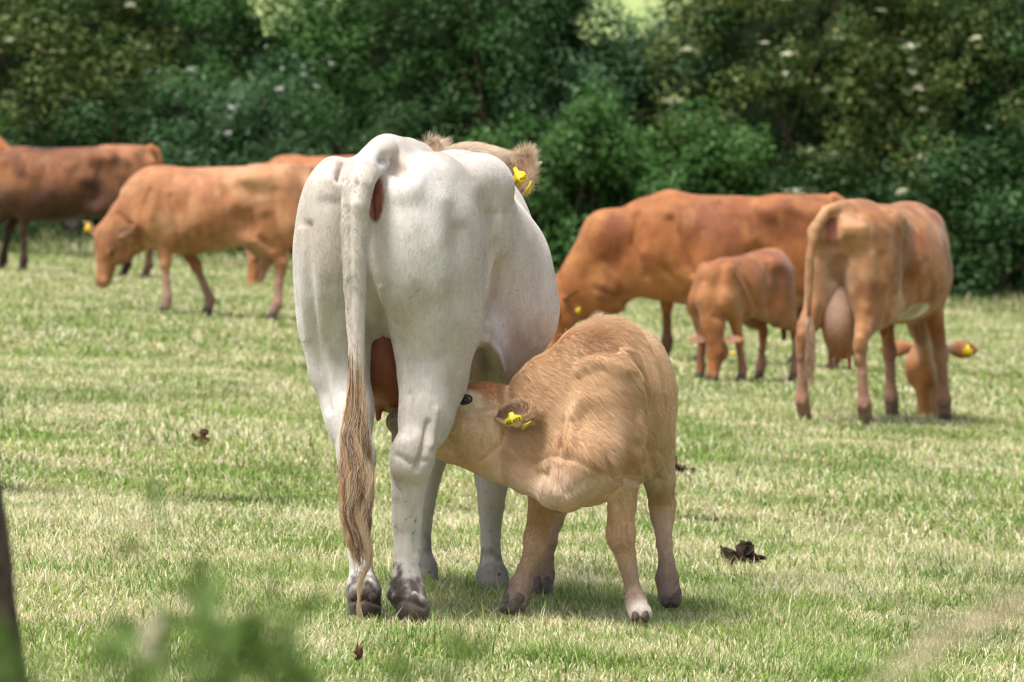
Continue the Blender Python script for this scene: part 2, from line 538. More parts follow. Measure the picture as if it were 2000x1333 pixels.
class Animal:
    def __init__(self, name, X, Y, heading, label, cat, group=None):
        """heading: degrees, 0 = +X (right), 90 = away from the camera"""
        self.o = np.array([X, Y, ground(X, Y)])
        self.h = rad(heading)
        self.R = np.array([[math.cos(self.h), -math.sin(self.h), 0], [math.sin(self.h), math.cos(self.h), 0], [0, 0, 1]])
        self.root = empty(name, self.o, self.h)
        tag(self.root, label, cat, group)
        self.b = Body()
        self.ears = []
        self.eyew = -.035
        self.sc = []
    def L(self, px, py, d):
        return self.R.T @ (W(px, py, d) - self.o)
    def G(self, x, y):
        """ground height in local coordinates"""
        w = self.R @ np.array([x, y, 0]) + self.o
        return ground(w[0], w[1]) - self.o[2]
    def hoof(self, p, toe=0.0, s=1.0):
        V, Q = hoof_data()
        a = rad(toe); c, sn = math.cos(a), math.sin(a)
        V2 = V * s
        V2 = np.stack([V2[:, 0] * c - V2[:, 1] * sn, V2[:, 0] * sn + V2[:, 1] * c, V2[:, 2]], 1)
        o = mesh_obj('hoof', V2, Q, M_HOOF, self.root, loc=p)
        return o
    def head(self, poll, fwd, up, S=1.0, jaw=1.0, k=.03, open_=0.0):
        fwd = np.array(fwd, float); fwd /= np.linalg.norm(fwd)
        up = np.array(up, float); up -= fwd * (up @ fwd); up /= np.linalg.norm(up)
        lf = np.cross(up, fwd)
        M = np.stack([fwd, lf, up], 1)
        self.hM, self.hO, self.hS = M, np.array(poll, float), S
        H = self.H
        b = self.b
        E = lambda c, r, kk=k: b.ell(H(*c), np.array(r) * S, kk * S, M)
        Cn = lambda p, q, ra, rb, kk=k: b.cone(H(*p), H(*q), ra * S, rb * S, kk * S)
        E((.07, 0, -.045), (.125, .105, .095))
        Cn((.10, .0, -.035), (.40, .0, -.060), .088, .058)
        E((.14, 0, -.01), (.12, .085, .055))                 # forehead
        for s in (1, -1):
            E((.125, .055 * s, -.125), (.105, .045, .095))   # cheek and jaw angle
            E((.165, .084 * s, self.eyew + .010), (.048, .024, .032), .02)  # brow
            E((.425, .034 * s, -.050), (.045, .034, .042), .02)  # nostril wing
        E((.445, 0, -.075), (.050, .066, .050), .02)
        Cn((.10, 0, -.165 * jaw), (.36, 0, -.135 - open_), .055, .034)
        E((.40, 0, -.130 - open_), (.050, .046, .028), .02)
        for s in (1, -1):
            b.ell(H(.172, .104 * s, self.eyew), np.array((.024, .014, .017)) * S, .008 * S, M, '-')
            b.ell(H(.470, .040 * s, -.048), np.array((.014, .010, .010)) * S, .006 * S, M, '-')
    def H(self, u, v, w):
        return self.hO + self.hM @ (np.array([u, v, w]) * self.hS)
    def eyes(self):
        for s in (1, -1):
            c = self.H(.172, .086 * s, self.eyew)
            b = Body().ell(c, np.array((.024, .022, .022)) * self.hS, .005, self.hM)
            V, Q = b.mesh(.0035, 1)
            mesh_obj('eye', V, Q, M_EYE, self.root)
    def ear(self, base, tip, face, width, thick=.008, cup=.45):
        self.ears.append(ear_mesh(base, tip, face, width, thick, cup))
    def ear_h(self, s, out=(-.03, .22, -.02), face=(.7, .0, -.7), width=.11, base=(.02, .09, -.03)):
        """ear in head coordinates, s = side"""
        bs = self.H(base[0], base[1] * s, base[2]); tp = self.H(base[0] + out[0], (base[1] + out[1]) * s, base[2] + out[2])
        fc = self.hM @ np.array([face[0], face[1] * s, face[2]])
        self.ear(bs, tp, fc, width * self.hS, .010 * self.hS)
    def tagp(self, c, right, down, w=.055, h=.06, text=None, mat=None):
        """yellow flag tag: a narrow neck over a wide plate; right/down give its plane"""
        right = np.array(right, float); right /= np.linalg.norm(right)
        down = np.array(down, float); down -= right * (down @ right); down /= np.linalg.norm(down)
        n = np.cross(right, down)
        prof = [(-.12, -.5), (.12, -.5), (.18, -.22), (.5, -.02), (.5, .5), (-.5, .5), (-.5, -.02), (-.18, -.22)]
        V = [c + right * (a * w) + down * (b_ * h) + n * t for t in (-.0012, .0012) for a, b_ in prof]
        m = len(prof)
        F = [np.array([[i, (i + 1) % m, m + (i + 1) % m, m + i] for i in range(m)])]
        F.append(np.array([list(range(m))[::-1]])); F.append(np.array([list(range(m, 2 * m))]))
        o = mesh_obj('ear_tag', V, F, mat or M_TAG, self.root, smooth=False)
        if text:
            cu = bpy.data.curves.new('tag_number', 'FONT')
            cu.body = text; cu.size = min(h * 0.46, w * .36); cu.align_x = 'CENTER'; cu.align_y = 'CENTER'; cu.extrude = .0004
            t = bpy.data.objects.new('tag_number', cu); C.objects.link(t); t.parent = o
            nn = -n
            Mx = Matrix(((right[0], -down[0], nn[0], 0), (right[1], -down[1], nn[1], 0), (right[2], -down[2], nn[2], 0), (0, 0, 0, 1)))
            p = c + down * (.28 * h) + nn * .0022
            t.matrix_local = Matrix.Translation(Vector(p)) @ Mx
            me = bpy.data.meshes.new_from_object(t)
            bpy.data.objects.remove(t)
            t = bpy.data.objects.new('tag_number', me); C.objects.link(t); t.parent = o
            t.matrix_local = Matrix.Translation(Vector(p)) @ Mx
            me.materials.clear(); me.materials.append(M_INK)
        return o
    def horn(self, p, q, tip, r):
        p, q, tip = (np.array(v, float) for v in (p, q, tip))
        ts = np.linspace(0, 1, 9)
        pts = [(1-t)**2 * p + 2*t*(1-t) * q + t*t * tip for t in ts]
        V, F = tube(pts, [r * (1 - .75 * t ** 1.3) for t in ts], 12)
        return mesh_obj('horn', V, F, M_HORN, self.root)
    def finish(self, h, color, mat=None, smooth=2, ear_col=(.22, .12, .08)):
        V, Q = self.b.mesh(h, smooth)
        N = normals(V, Q)
        V = V + N * ((fbm(V, 5.0, 61) - .5) * .012 + (fbm(V, 14.0, 67, 2) - .5) * .0018 * (h < .01))[:, None]
        if self.sc:      # folds, tendons and muscle edges modelled into the side seen in the photograph
            Wp = V @ self.R.T + self.o
            q = proj(Wp)
            Nw = N @ self.R.T
            tc = np.array([0, 0, CAM_Z]) - Wp; tc /= np.linalg.norm(tc, axis=1, keepdims=True)
            fc = sstep(.05, .45, (Nw * tc).sum(1))
            disp = np.zeros(len(V))
            for path, wd, dep in self.sc:
                dd = path_dist(q, path)
                disp += dep * np.exp(-(dd / wd) ** 2) * fc
            V = V + N * disp[:, None]
        N = normals(V, Q)
        col = color(V, N)
        nb = len(V)
        self.nbody = nb
        Vs, Qs, cs = [V], [Q], [col]
        base = nb
        rims = [np.zeros(nb)]
        for (ev, ef, inner, rim) in self.ears:
            rims.append(rim)
            ef = ef + base
            Vs.append(ev); Qs.append(ef)
            ce = color(ev, np.zeros_like(ev))
            cs.append(mix(ce, np.array(ear_col)[None] * np.ones_like(ce), inner * .9 * (1 - rim)))
            base += len(ev)
        V = np.concatenate(Vs); Q = np.concatenate(Qs); col = np.concatenate(cs)
        self.rim = np.concatenate(rims)
        self.V, self.Q, self.N, self.col = V, Q, normals(V, Q), col
        mesh_obj('body', V, Q, mat or M_COAT, self.root, col=col)
    def udder(self, prims, teats, color):
        b = Body()
        for c, r in prims: b.ell(c, r, .05)
        for t0, t1, r in teats: b.cone(t0, t1, r, r * .75, .015)
        V, Q = b.mesh(.007, 2)
        mesh_obj('udder', V, Q, M_UDDER, self.root, col=color(V))

def hind_leg(b, hip, stifle, hock, fet, foot, m=1.0, kk=.05, thick=1.0):
    hip, stifle, hock, fet, foot = (np.array(v, float) for v in (hip, stifle, hock, fet, foot))
    s = 1 if hip[1] > 0 else -1
    b.ell(hip * .55 + stifle * .45 + np.array([-.03, 0, .02]) * m, np.array((.23, .125, .33)) * m * thick, .07 * m)
    b.ell(hip + np.array([-.10, -.01 * s, -.10]) * m, np.array((.13, .10, .26)) * m * thick, .07 * m)
    b.cone(hip + np.array([-.04, 0, -.2]) * m, hock + np.array([.05, 0, .10]) * m, .13 * m * thick, .052 * m, .06 * m, (1.15, .8, 1))
    b.cone(stifle, hock + np.array([.03, 0, .07]) * m, .10 * m, .045 * m, .07 * m, (1, .8, 1))
    b.ell(hock, np.array((.062, .044, .075)) * m, .03 * m)
    b.cone(hock + np.array([-.045, 0, .04]) * m, hock + np.array([-.03, 0, -.10]) * m, .028 * m, .024 * m, .03 * m)
    b.chain([(*hock, .046 * m), (*(hock * .5 + fet * .5), .036 * m), (*fet, .044 * m)], .02 * m, (1.1, .9, 1))
    b.ell(fet, np.array((.046, .048, .050)) * m, .02 * m)
    b.cone(fet, foot + np.array([0, 0, .055]) * m, .042 * m, .048 * m, .02 * m)
    for t in (1, -1):
        b.ell(fet + np.array([-.042, .022 * t, -.03]) * m, np.array((.014, .012, .02)) * m, .01 * m)
def fore_leg(b, sh, elbow, knee, fet, foot, m=1.0, kk=.05):
    sh, elbow, knee, fet, foot = (np.array(v, float) for v in (sh, elbow, knee, fet, foot))
    b.cone(sh, elbow, .11 * m, .085 * m, .08 * m, (1.1, .75, 1))
    b.cone(elbow, knee, .080 * m, .043 * m, .03 * m, (1.1, .85, 1))
    b.ell(knee, np.array((.052, .050, .065)) * m, .025 * m)
    b.chain([(*knee, .042 * m), (*(knee * .5 + fet * .5), .034 * m), (*fet, .042 * m)], .02 * m)
    b.ell(fet, np.array((.046, .048, .048)) * m, .02 * m)
    b.cone(fet, foot + np.array([0, 0, .055]) * m, .042 * m, .048 * m, .02 * m)
    for t in (1, -1):
        b.ell(fet + np.array([-.042, .022 * t, -.03]) * m, np.array((.014, .012, .02)) * m, .01 * m)
# ------------------------------------------------------------------ pasture, hill behind, grass
def hill(y):
    return 17.0 * sstep(82, 210, y)
def build_ground():
    xs = np.concatenate([[-400, -160, -80, -45], np.linspace(-25, 25, 126), [45, 80, 160, 400]])
    ys = np.concatenate([[-60, -20], np.linspace(0, 76, 191), np.linspace(80, 230, 31), [300, 500, 900]])
    X, Y = np.meshgrid(xs, ys, indexing='ij')
    P = np.stack([X, Y], -1)
    Z = SLOPE * np.clip(X, -60, 60) + hill(Y) - .018 + .03 * (fbm(P, .8, 2) - .5)
    V = np.stack([X, Y, Z], -1).reshape(-1, 3)
    ny = len(ys)
    i, j = np.meshgrid(np.arange(len(xs) - 1), np.arange(ny - 1), indexing='ij')
    F = np.stack([i*ny+j, (i+1)*ny+j, (i+1)*ny+j+1, i*ny+j+1], -1).reshape(-1, 4)
    P2 = V[:, :2]
    c = mix((.13, .16, .05), (.25, .23, .11), sstep(.4, .65, fbm(P2, 1.7, 5)))
    c = mix(c, np.array([.29, .36, .14]), sstep(80, 95, V[:, 1]))
    tag(mesh_obj('ground', V, F, attr_mat('turf', rough=.95, bump=.8, bscale=14, spec=.05, noise=.35), None, col=c), kind='structure')
M_GRASS = attr_mat('grass_blade', rough=.55, spec=.25, transl=.35)
def blades(n, y0, y1, hmul, wmul, seed, half=lambda y: y * .1018 * 1.22 + .8):
    rs = np.random.RandomState(seed)
    y = np.sqrt(rs.rand(n) * ((y1 ** 2) - (y0 ** 2)) + y0 ** 2)
    x = (rs.rand(n) * 2 - 1) * half(y)
    P = np.stack([x, y], 1)
    # loose tufts
    cl = rs.rand(n) < .6
    P[cl] = (np.floor(P[cl] / (.045 * wmul)) + .5 + rs.randn(cl.sum(), 2) * .22) * (.045 * wmul) + (vnoise(P[cl], 3, 4)[:, None] - .5) * .05
    tus = sstep(.50, .68, fbm(P, 1.1, 21)) + .8 * sstep(.55, .7, fbm(P, 3.3, 25))
    dry = np.clip(.57 + .9 * (fbm(P, .55, 31) - .5) + 1.8 * (fbm(P, 2.4, 37) - .5) + .5 * tus * (rs.rand(n) - .3), .05, .92)
    isdry = rs.rand(n) < dry
    h = (.020 + .026 * rs.rand(n) ** 1.5 + .030 * tus * rs.rand(n)) * hmul
    tall = rs.rand(n) < .012
    h[tall] *= 1.9
    h[isdry] *= 1.05
    w = (.0016 + .0016 * rs.rand(n)) * wmul
    w[isdry] *= .75
    a = rs.rand(n) * 6.283
    lean = np.where(isdry, .5 + 1.1 * rs.rand(n), .25 + .95 * rs.rand(n))
    a2 = np.where(rs.rand(n) < .75, a, (fbm(P, 1.2, 41) * 9))
    D = np.stack([np.cos(a2), np.sin(a2), np.zeros(n)], 1)
    Wd = np.stack([-np.sin(a), np.cos(a), np.zeros(n)], 1) * w[:, None]
    B = np.stack([P[:, 0], P[:, 1], SLOPE * P[:, 0] - .02 + .03 * (fbm(P, .8, 2) - .5)], 1)
    up = np.array([0, 0, 1.0])
    cosl = np.cos(lean * .6)[:, None]; sinl = np.sin(lean * .6)[:, None]
    M = B + (up * cosl + D * sinl) * h[:, None] * .55
    cosl2 = np.cos(lean * 1.35)[:, None]; sinl2 = np.sin(lean * 1.35)[:, None]
    T = M + (up * cosl2 + D * sinl2) * h[:, None] * .55
    V = np.stack([B - Wd, B + Wd, M - Wd * .8, M + Wd * .8, T], 1).reshape(-1, 3)
    k = np.arange(n)[:, None] * 5
    Q = k + np.array([[0, 1, 3, 2]]); Tr = k + np.array([[2, 3, 4]])
    g = mix((.17, .32, .055), (.37, .47, .13), np.clip(rs.rand(n) * .8 + (fbm(P, 1.4, 51) - .4) * 1.2, 0, 1))
    dk = (rs.rand(n) < .12); g[dk] *= .6
    s = mix((.78, .74, .45), (.58, .50, .27), rs.rand(n) ** 1.6)
    s[rs.rand(n) < .15] = (.84, .80, .62)
    c = np.where(isdry[:, None], s, g)
    # a narrow, uneven band of darker blades crossing the pasture
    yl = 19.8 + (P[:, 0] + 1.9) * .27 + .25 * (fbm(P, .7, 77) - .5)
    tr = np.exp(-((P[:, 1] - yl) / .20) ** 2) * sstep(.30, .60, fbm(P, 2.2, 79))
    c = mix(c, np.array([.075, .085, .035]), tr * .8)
    c = mix(c, np.array([.10, .16, .045]), .3 * sstep(.60, .72, fbm(P * np.array([1, .45]), 1.6, 83)))
    c = c * (.85 + .3 * rs.rand(n, 1))
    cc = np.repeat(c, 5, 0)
    cc[0::5] *= .75; cc[1::5] *= .75                  # blade colour is darker at the root
    return V, Q, Tr, cc
def build_grass():
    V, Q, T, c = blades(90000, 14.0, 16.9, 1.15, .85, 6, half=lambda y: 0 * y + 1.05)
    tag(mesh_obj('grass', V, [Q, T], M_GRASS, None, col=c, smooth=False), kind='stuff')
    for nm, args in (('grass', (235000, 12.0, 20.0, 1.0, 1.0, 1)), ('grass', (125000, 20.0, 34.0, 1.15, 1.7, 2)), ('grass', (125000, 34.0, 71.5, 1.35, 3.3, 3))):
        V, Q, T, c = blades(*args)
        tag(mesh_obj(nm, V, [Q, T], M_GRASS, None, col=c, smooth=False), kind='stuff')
    # long rough grass along the foot of the hedge
    rs = np.random.RandomState(9)
    n = 26000
    V, Q, T, c = blades(n, 69.0, 72.6, 1, 1, 12)
    V = V.reshape(n, 5, 3)
    b = V[:, :1].copy()
    hh = (4.0 + 5.0 * sstep(69.3, 71.5, b[:, 0, 1]) * (.3 + fbm(b[:, 0, :2], .9, 3)))[:, None, None]
    V = b + (V - b) * np.array([1, 1, 1]) * hh
    w = (V[:, 1:2] - V[:, :1])
    tag(mesh_obj('long_grass', V.reshape(-1, 3), [Q, T], M_GRASS, None, col=c * .75, smooth=False), kind='stuff')

def clods(name, c, n, size, seed, label, cat, color, group=None):
    rs = np.random.RandomState(seed)
    b = Body()
    for i in range(n):
        p = np.array([rs.randn() * size * .55, rs.randn() * size * .3, abs(rs.randn()) * size * .4 + size * .35])
        b.ell(p, size * (.25 + .35 * rs.rand(3)), size * .12, (rs.rand() * 90, rs.rand() * 90, rs.rand() * 180))
    V, Q = b.mesh(size * .05, 0)
    V = V + ((np.stack([vnoise(V, 1.4 / size, k) + .6 * vnoise(V, 3.5 / size, k + 5) for k in (1, 2, 3)], 1) - .8) * size * .8)
    o = mesh_obj(name, V, Q, plain_mat(name + '_surface', color, .9, .15, .9, 60, .6), None, loc=c, smooth=False)
    tag(o, label, cat, group)

def build_droppings():
    def g(px, py):
        s = (py - 368 - .06 * (px - 1000)) / 1.30
        p = W(px, py, FPX / s); p[2] = ground(p[0], 0) - .01; return p
    clods('dung', g(1452, 1098), 12, .050, 3, 'dark dried cow dung standing up in the grass right of the calf', 'cow dung', (.045, .03, .02), 'dung in the pasture')
    clods('dung', g(394, 862), 6, .04, 5, 'small brown cow pat in the grass to the left of the white cow', 'cow dung', (.10, .05, .03), 'dung in the pasture')
    clods('dung', g(1332, 924), 6, .05, 7, 'brown cow pat just beyond the hind leg of the pale calf', 'cow dung', (.08, .045, .03), 'dung in the pasture')
    for px, py, sd, lb in ((698, 1296, 2, 'curled dry brown leaf lying below the tail of the white cow'), (606, 1200, 4, 'crumpled dry leaf in the grass left of the hind hoof')):
        rs = np.random.RandomState(sd)
        U = np.linspace(-1, 1, 11); Vv = np.linspace(-1, 1, 9)
        P = []
        for u in U:
            for v in Vv:
                w = .028 * (1 - abs(u) ** 1.8) * .5 + .001
                P.append((u * .018 + .006 * rs.randn(), v * w, .03 - .022 * math.cos(u * 2.2) + .018 * v * v + .005 * rs.randn()))
        F = [[i*9+j, (i+1)*9+j, (i+1)*9+j+1, i*9+j+1] for i in range(10) for j in range(8)]
        p = g(px, py); p[2] += .014
        o = mesh_obj('dry_leaf', P, np.array(F), plain_mat('dry_leaf_skin', (.20, .10, .06), .7, .3, .5, 60, .4), None, loc=p)
        o.rotation_euler = (0.2, 0.1, sd); o.scale = (.8, .8, .8) if sd == 2 else (.55, .55, .55)
        sm = o.modifiers.new('thickness', 'SOLIDIFY'); sm.thickness = .0012
        tag(o, lb, 'leaf', 'dry leaves on the grass')
build_ground()
if GRASS: build_grass()
build_droppings()
# ------------------------------------------------------------------ the hedge behind the pasture
M_LEAF = attr_mat('leaf', rough=.55, spec=.22, transl=.28)
M_BARK = plain_mat('bark', (.09, .065, .045), .9, .2, .8, 20, .4)
def leaves(C0, D0, size, rs, aspect=.55, droop=.3):
    """leaf shapes (two folded halves) at C0 looking along D0"""
    n = len(C0)
    a = rs.randn(n, 3); a -= D0 * (a * D0).sum(1, keepdims=True); a[:, 2] -= droop; a /= np.linalg.norm(a, axis=1, keepdims=True)
    b = np.cross(D0, a)
    L = size[:, None]
    w = L * aspect * .5
    mid = C0 + a * L * .5
    V = np.stack([C0, mid - b * w + D0 * w * .35, C0 + a * L, mid + b * w + D0 * w * .35], 1).reshape(-1, 3)
    k = np.arange(n)[:, None] * 4
    T = np.concatenate([k + np.array([[0, 1, 2]]), k + np.array([[0, 2, 3]])])
    return V, T
def shrub(cx, d, w, base, top, depth, label, cols, leaf=.075, n=9000, seed=1, flowers=0, fcol=(.80, .78, .55), fsize=.10, cat='shrub', rag=.2, clumps=None, name='hedge_shrub', upright=0.0):
    """cx in photo px, widths in metres; base/top heights above the ground"""
    rs = np.random.RandomState(seed)
    X = (cx - 1000) / FPX * d
    g = ground(X, d)
    root = empty(name, (X, d, g))
    tag(root, label, cat, 'shrubs of the hedge')
    nc = clumps or int(30 + w * (top - base) * 9)
    # clumps of twigs over the outside of the crown, fewer inside
    u = rs.rand(nc); th = rs.rand(nc) * 6.283
    r = .55 + .45 * rs.rand(nc) ** .5
    zz = rs.rand(nc) ** .9
    taper = np.sqrt(np.clip(1 - (zz * 1.02 - .35) ** 2 * 1.2, .1, 1))
    K = np.stack([np.cos(th) * r * w * .5 * taper, np.sin(th) * r * depth * .5 * taper, base + (top - base) * zz], 1)
    K += rs.randn(nc, 3) * rag
    kr = (.16 + .32 * rs.rand(nc))
    per = (n * kr ** 2 / (kr ** 2).sum()).astype(int) + 1
    idx = np.repeat(np.arange(nc), per)
    m = len(idx)
    dv = rs.randn(m, 3); dv /= np.linalg.norm(dv, axis=1, keepdims=True)
    rr = kr[idx] * (.45 + .62 * rs.rand(m) ** .6)
    dv2 = dv * np.array([1, 1, .8 + upright])
    P = K[idx] + dv2 * rr[:, None]
    P += rs.randn(m, 3) * .03
    P[:, 2] = np.maximum(P[:, 2], .03)
    D = dv + np.array([0, -.25, .55]) + rs.randn(m, 3) * .45
    D /= np.linalg.norm(D, axis=1, keepdims=True)
    sz = leaf * (.6 + .8 * rs.rand(m))
    V, T = leaves(P, D, sz, rs)
    ct = rs.rand(nc)[idx] * .6 + rs.rand(m) * .4
    c = mix(cols[0], cols[1], ct)
    c = mix(c, cols[2], (rs.rand(m) < .16) * 1.0)
    c = c * (.66 + .36 * rs.rand(m, 1))
    mesh_obj('crown', V, T, M_LEAF, root, col=np.repeat(c, 4, 0), smooth=False)
    # stems and branches
    Vs, Fs, T3 = [], [], []
    off = 0
    ns = 4 + int(w)
    for i in range(ns):
        a = (i + .5) / ns - .5
        p0 = np.array([a * w * .5, rs.randn() * depth * .1, -.05])
        for j in range(3):
            k = K[rs.randint(nc)]
            q = p0 * .5 + k * .5 + np.array([0, 0, .3]); q[2] = min(q[2], k[2])
            t = np.linspace(0, 1, 7)[:, None]
            pts = (1-t)**2 * p0 + 2*t*(1-t) * q + t*t * k
            tv, tf = tube(pts, np.linspace(.035, .006, 7), 6, cap=False)
            Vs.append(tv); Fs.append(tf[0] + off); off += len(tv)
    mesh_obj('trunk', np.concatenate(Vs), np.concatenate(Fs), M_BARK, root)
    # dark core with inner leaves, the shade of the gaps put into their colours
    b = Body()
    b.ell((0, depth * .16, (base + top) * .50), (w * .40, depth * .18, (top - base) * .44), .1)
    for i in range(16):
        k = K[rs.randint(nc)] * np.array([.70, .5, .9]) + np.array([0, .14 * depth, .0])
        b.ell(k, kr[rs.randint(nc)] * .7, .15)
    iv, iq = b.mesh(.12, 0)
    iv[:, 2] = np.maximum(iv[:, 2], .0)
    iv += (np.stack([vnoise(iv, 5, k) for k in (1, 2, 3)], 1) - .5) * .22
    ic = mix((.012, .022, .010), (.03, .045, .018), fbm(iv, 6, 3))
    ri = rs.randint(0, len(iv), int(n * .35))
    ip = iv[ri] + rs.randn(len(ri), 3) * .07
    idr = rs.randn(len(ri), 3) + np.array([0, -.5, .5]); idr /= np.linalg.norm(idr, axis=1, keepdims=True)
    lv, lt = leaves(ip, idr, leaf * (.7 + .7 * rs.rand(len(ri))), rs)
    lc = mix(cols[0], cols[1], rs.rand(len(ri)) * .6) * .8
    ic = np.concatenate([ic, np.repeat(lc, 4, 0)]); nv_ = len(iv)
    iv = np.concatenate([iv, lv]); iq = [iq, lt + nv_]
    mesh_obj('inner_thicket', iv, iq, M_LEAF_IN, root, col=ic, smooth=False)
    if flowers:
        f = rs.choice(m, flowers, p=np.where(D[:, 2] + (-D[:, 1]) > .3, 1, .02) / np.where(D[:, 2] + (-D[:, 1]) > .3, 1, .02).sum())
        VV, TT = [], []
        o = 0
        fp = P[f] + D[f] * .06
        nn = 42
        ring = np.repeat(np.arange(len(f)), nn)
        q = rs.randn(len(ring), 3) * np.array([.42, .42, .12]) * fsize
        up = D[f][ring]
        q = q - up * (q * up).sum(1, keepdims=True) * .7
        pp = fp[ring] + q * (.6 + .6 * rs.rand(len(f)))[ring][:, None]
        dd = up + rs.randn(len(ring), 3) * .3; dd /= np.linalg.norm(dd, axis=1, keepdims=True)
        fv, ft = leaves(pp, dd, np.full(len(pp), fsize * .22), rs, .9, 0)
        fc = np.array(fcol) * (.75 + .3 * rs.rand(len(pp), 1))
        mesh_obj('blossom', fv, ft, M_LEAF, root, col=np.repeat(np.clip(fc, 0, .9), 4, 0), smooth=False)
    return root
M_LEAF_IN = attr_mat('inner_leaf', rough=.8, spec=.1, bump=.8, bscale=10)
DG = ((.026, .080, .022), (.065, .155, .036), (.13, .22, .09))
MG = ((.034, .105, .022), (.090, .215, .040), (.16, .28, .09))
BG = ((.040, .115, .036), (.090, .195, .070), (.22, .30, .20))
OL = ((.046, .105, .022), (.135, .190, .042), (.25, .28, .09))
def build_hedge():
    A = [
     (-330, 72.8, 4.4, .0, 4.6, 2.2, 'green shrub beyond the left end of the picture', MG, .08, 8000, 41, 5),
     (2400, 72.8, 4.4, .0, 4.8, 2.2, 'green shrub beyond the right end of the picture', MG, .08, 8000, 42, 5),
     (60, 72.6, 4.6, .0, 4.6, 2.2, 'elder shrub with cream blossom at the left end of the hedge', OL, .085, 12000, 1, 50),
     (340, 73.0, 4.0, .0, 4.5, 2.0, 'dark green shrub standing right of the blossoming elder on the left', MG, .075, 10000, 2, 12),
     (560, 73.4, 4.0, .0, 3.62, 2.0, 'bright green shrub with the far meadow showing over it, left of the white cow', MG, .065, 10000, 3, 0),
     (760, 73.0, 3.3, .0, 4.4, 2.0, 'mid green shrub rising behind the rump of the white cow', MG, .07, 10000, 4, 8),
     (980, 73.2, 3.4, .0, 4.9, 2.0, 'tall dark shrub behind the head of the white cow', DG, .075, 10500, 5, 6),
     (1220, 73.4, 4.0, .0, 3.85, 2.0, 'grey-green shrub with pale leaf undersides and the meadow showing above it', BG, .075, 11000, 6, 10),
     (1400, 73.8, 3.2, .0, 4.0, 1.8, 'grey-green shrub tucked between its paler neighbour and the big blossoming elder', BG, .075, 8000, 16, 6),
     (1560, 72.8, 4.4, .3, 5.2, 2.4, 'large olive elder thick with cream blossom, above the orange cow', OL, .085, 15000, 7, 120),
     (1860, 72.8, 4.0, .3, 5.2, 2.4, 'elder with scattered cream blossom at the upper right', OL, .085, 13000, 8, 85),
     (2080, 72.4, 3.4, .0, 5.0, 2.2, 'blackish green shrub at the right end of the hedge', DG, .08, 9000, 9, 8),
     # low growth in front
     (170, 71.6, 3.0, .0, 1.9, 1.5, 'low ivy-dark shrub over the backs of the cattle at the left', DG, .07, 7000, 10, 4),
     (420, 71.7, 2.8, .0, 2.5, 1.5, 'bramble with pale flowers at the foot of the hedge, left of the white cow', BG, .075, 8000, 11, 22),
     (700, 71.7, 2.8, .0, 2.1, 1.5, 'rounded leafy bramble right behind the tail head of the white cow', DG, .07, 7000, 12, 6),
     (1090, 71.5, 3.0, .0, 2.4, 1.5, 'leafy hazel-like bush right of the tagged ear', MG, .10, 8000, 13, 0),
     (1330, 71.7, 2.6, .0, 2.0, 1.4, 'broad-leaved bush directly above the back of the orange cow', MG, .09, 7000, 14, 0),
     (1640, 72.0, 3.0, .0, 1.7, 1.2, 'dark bush behind the rump of the cow on the right', DG, .07, 6000, 15, 3),
     (1940, 71.8, 2.8, .0, 2.2, 1.4, 'dark bush with hanging stems at the right edge', DG, .08, 7000, 17, 3)]
    for a in A:
        cx, d, w, b0, tp, dp, lab, cols, lf, n, sd, fl = a
        shrub(cx, d, w, b0, tp, dp, lab, cols, lf, int(n * 2.0), sd, fl, fcol=(.92, .90, .66) if cols is OL else (.86, .82, .80), fsize=.13 if cols is OL else .09)
build_hedge()
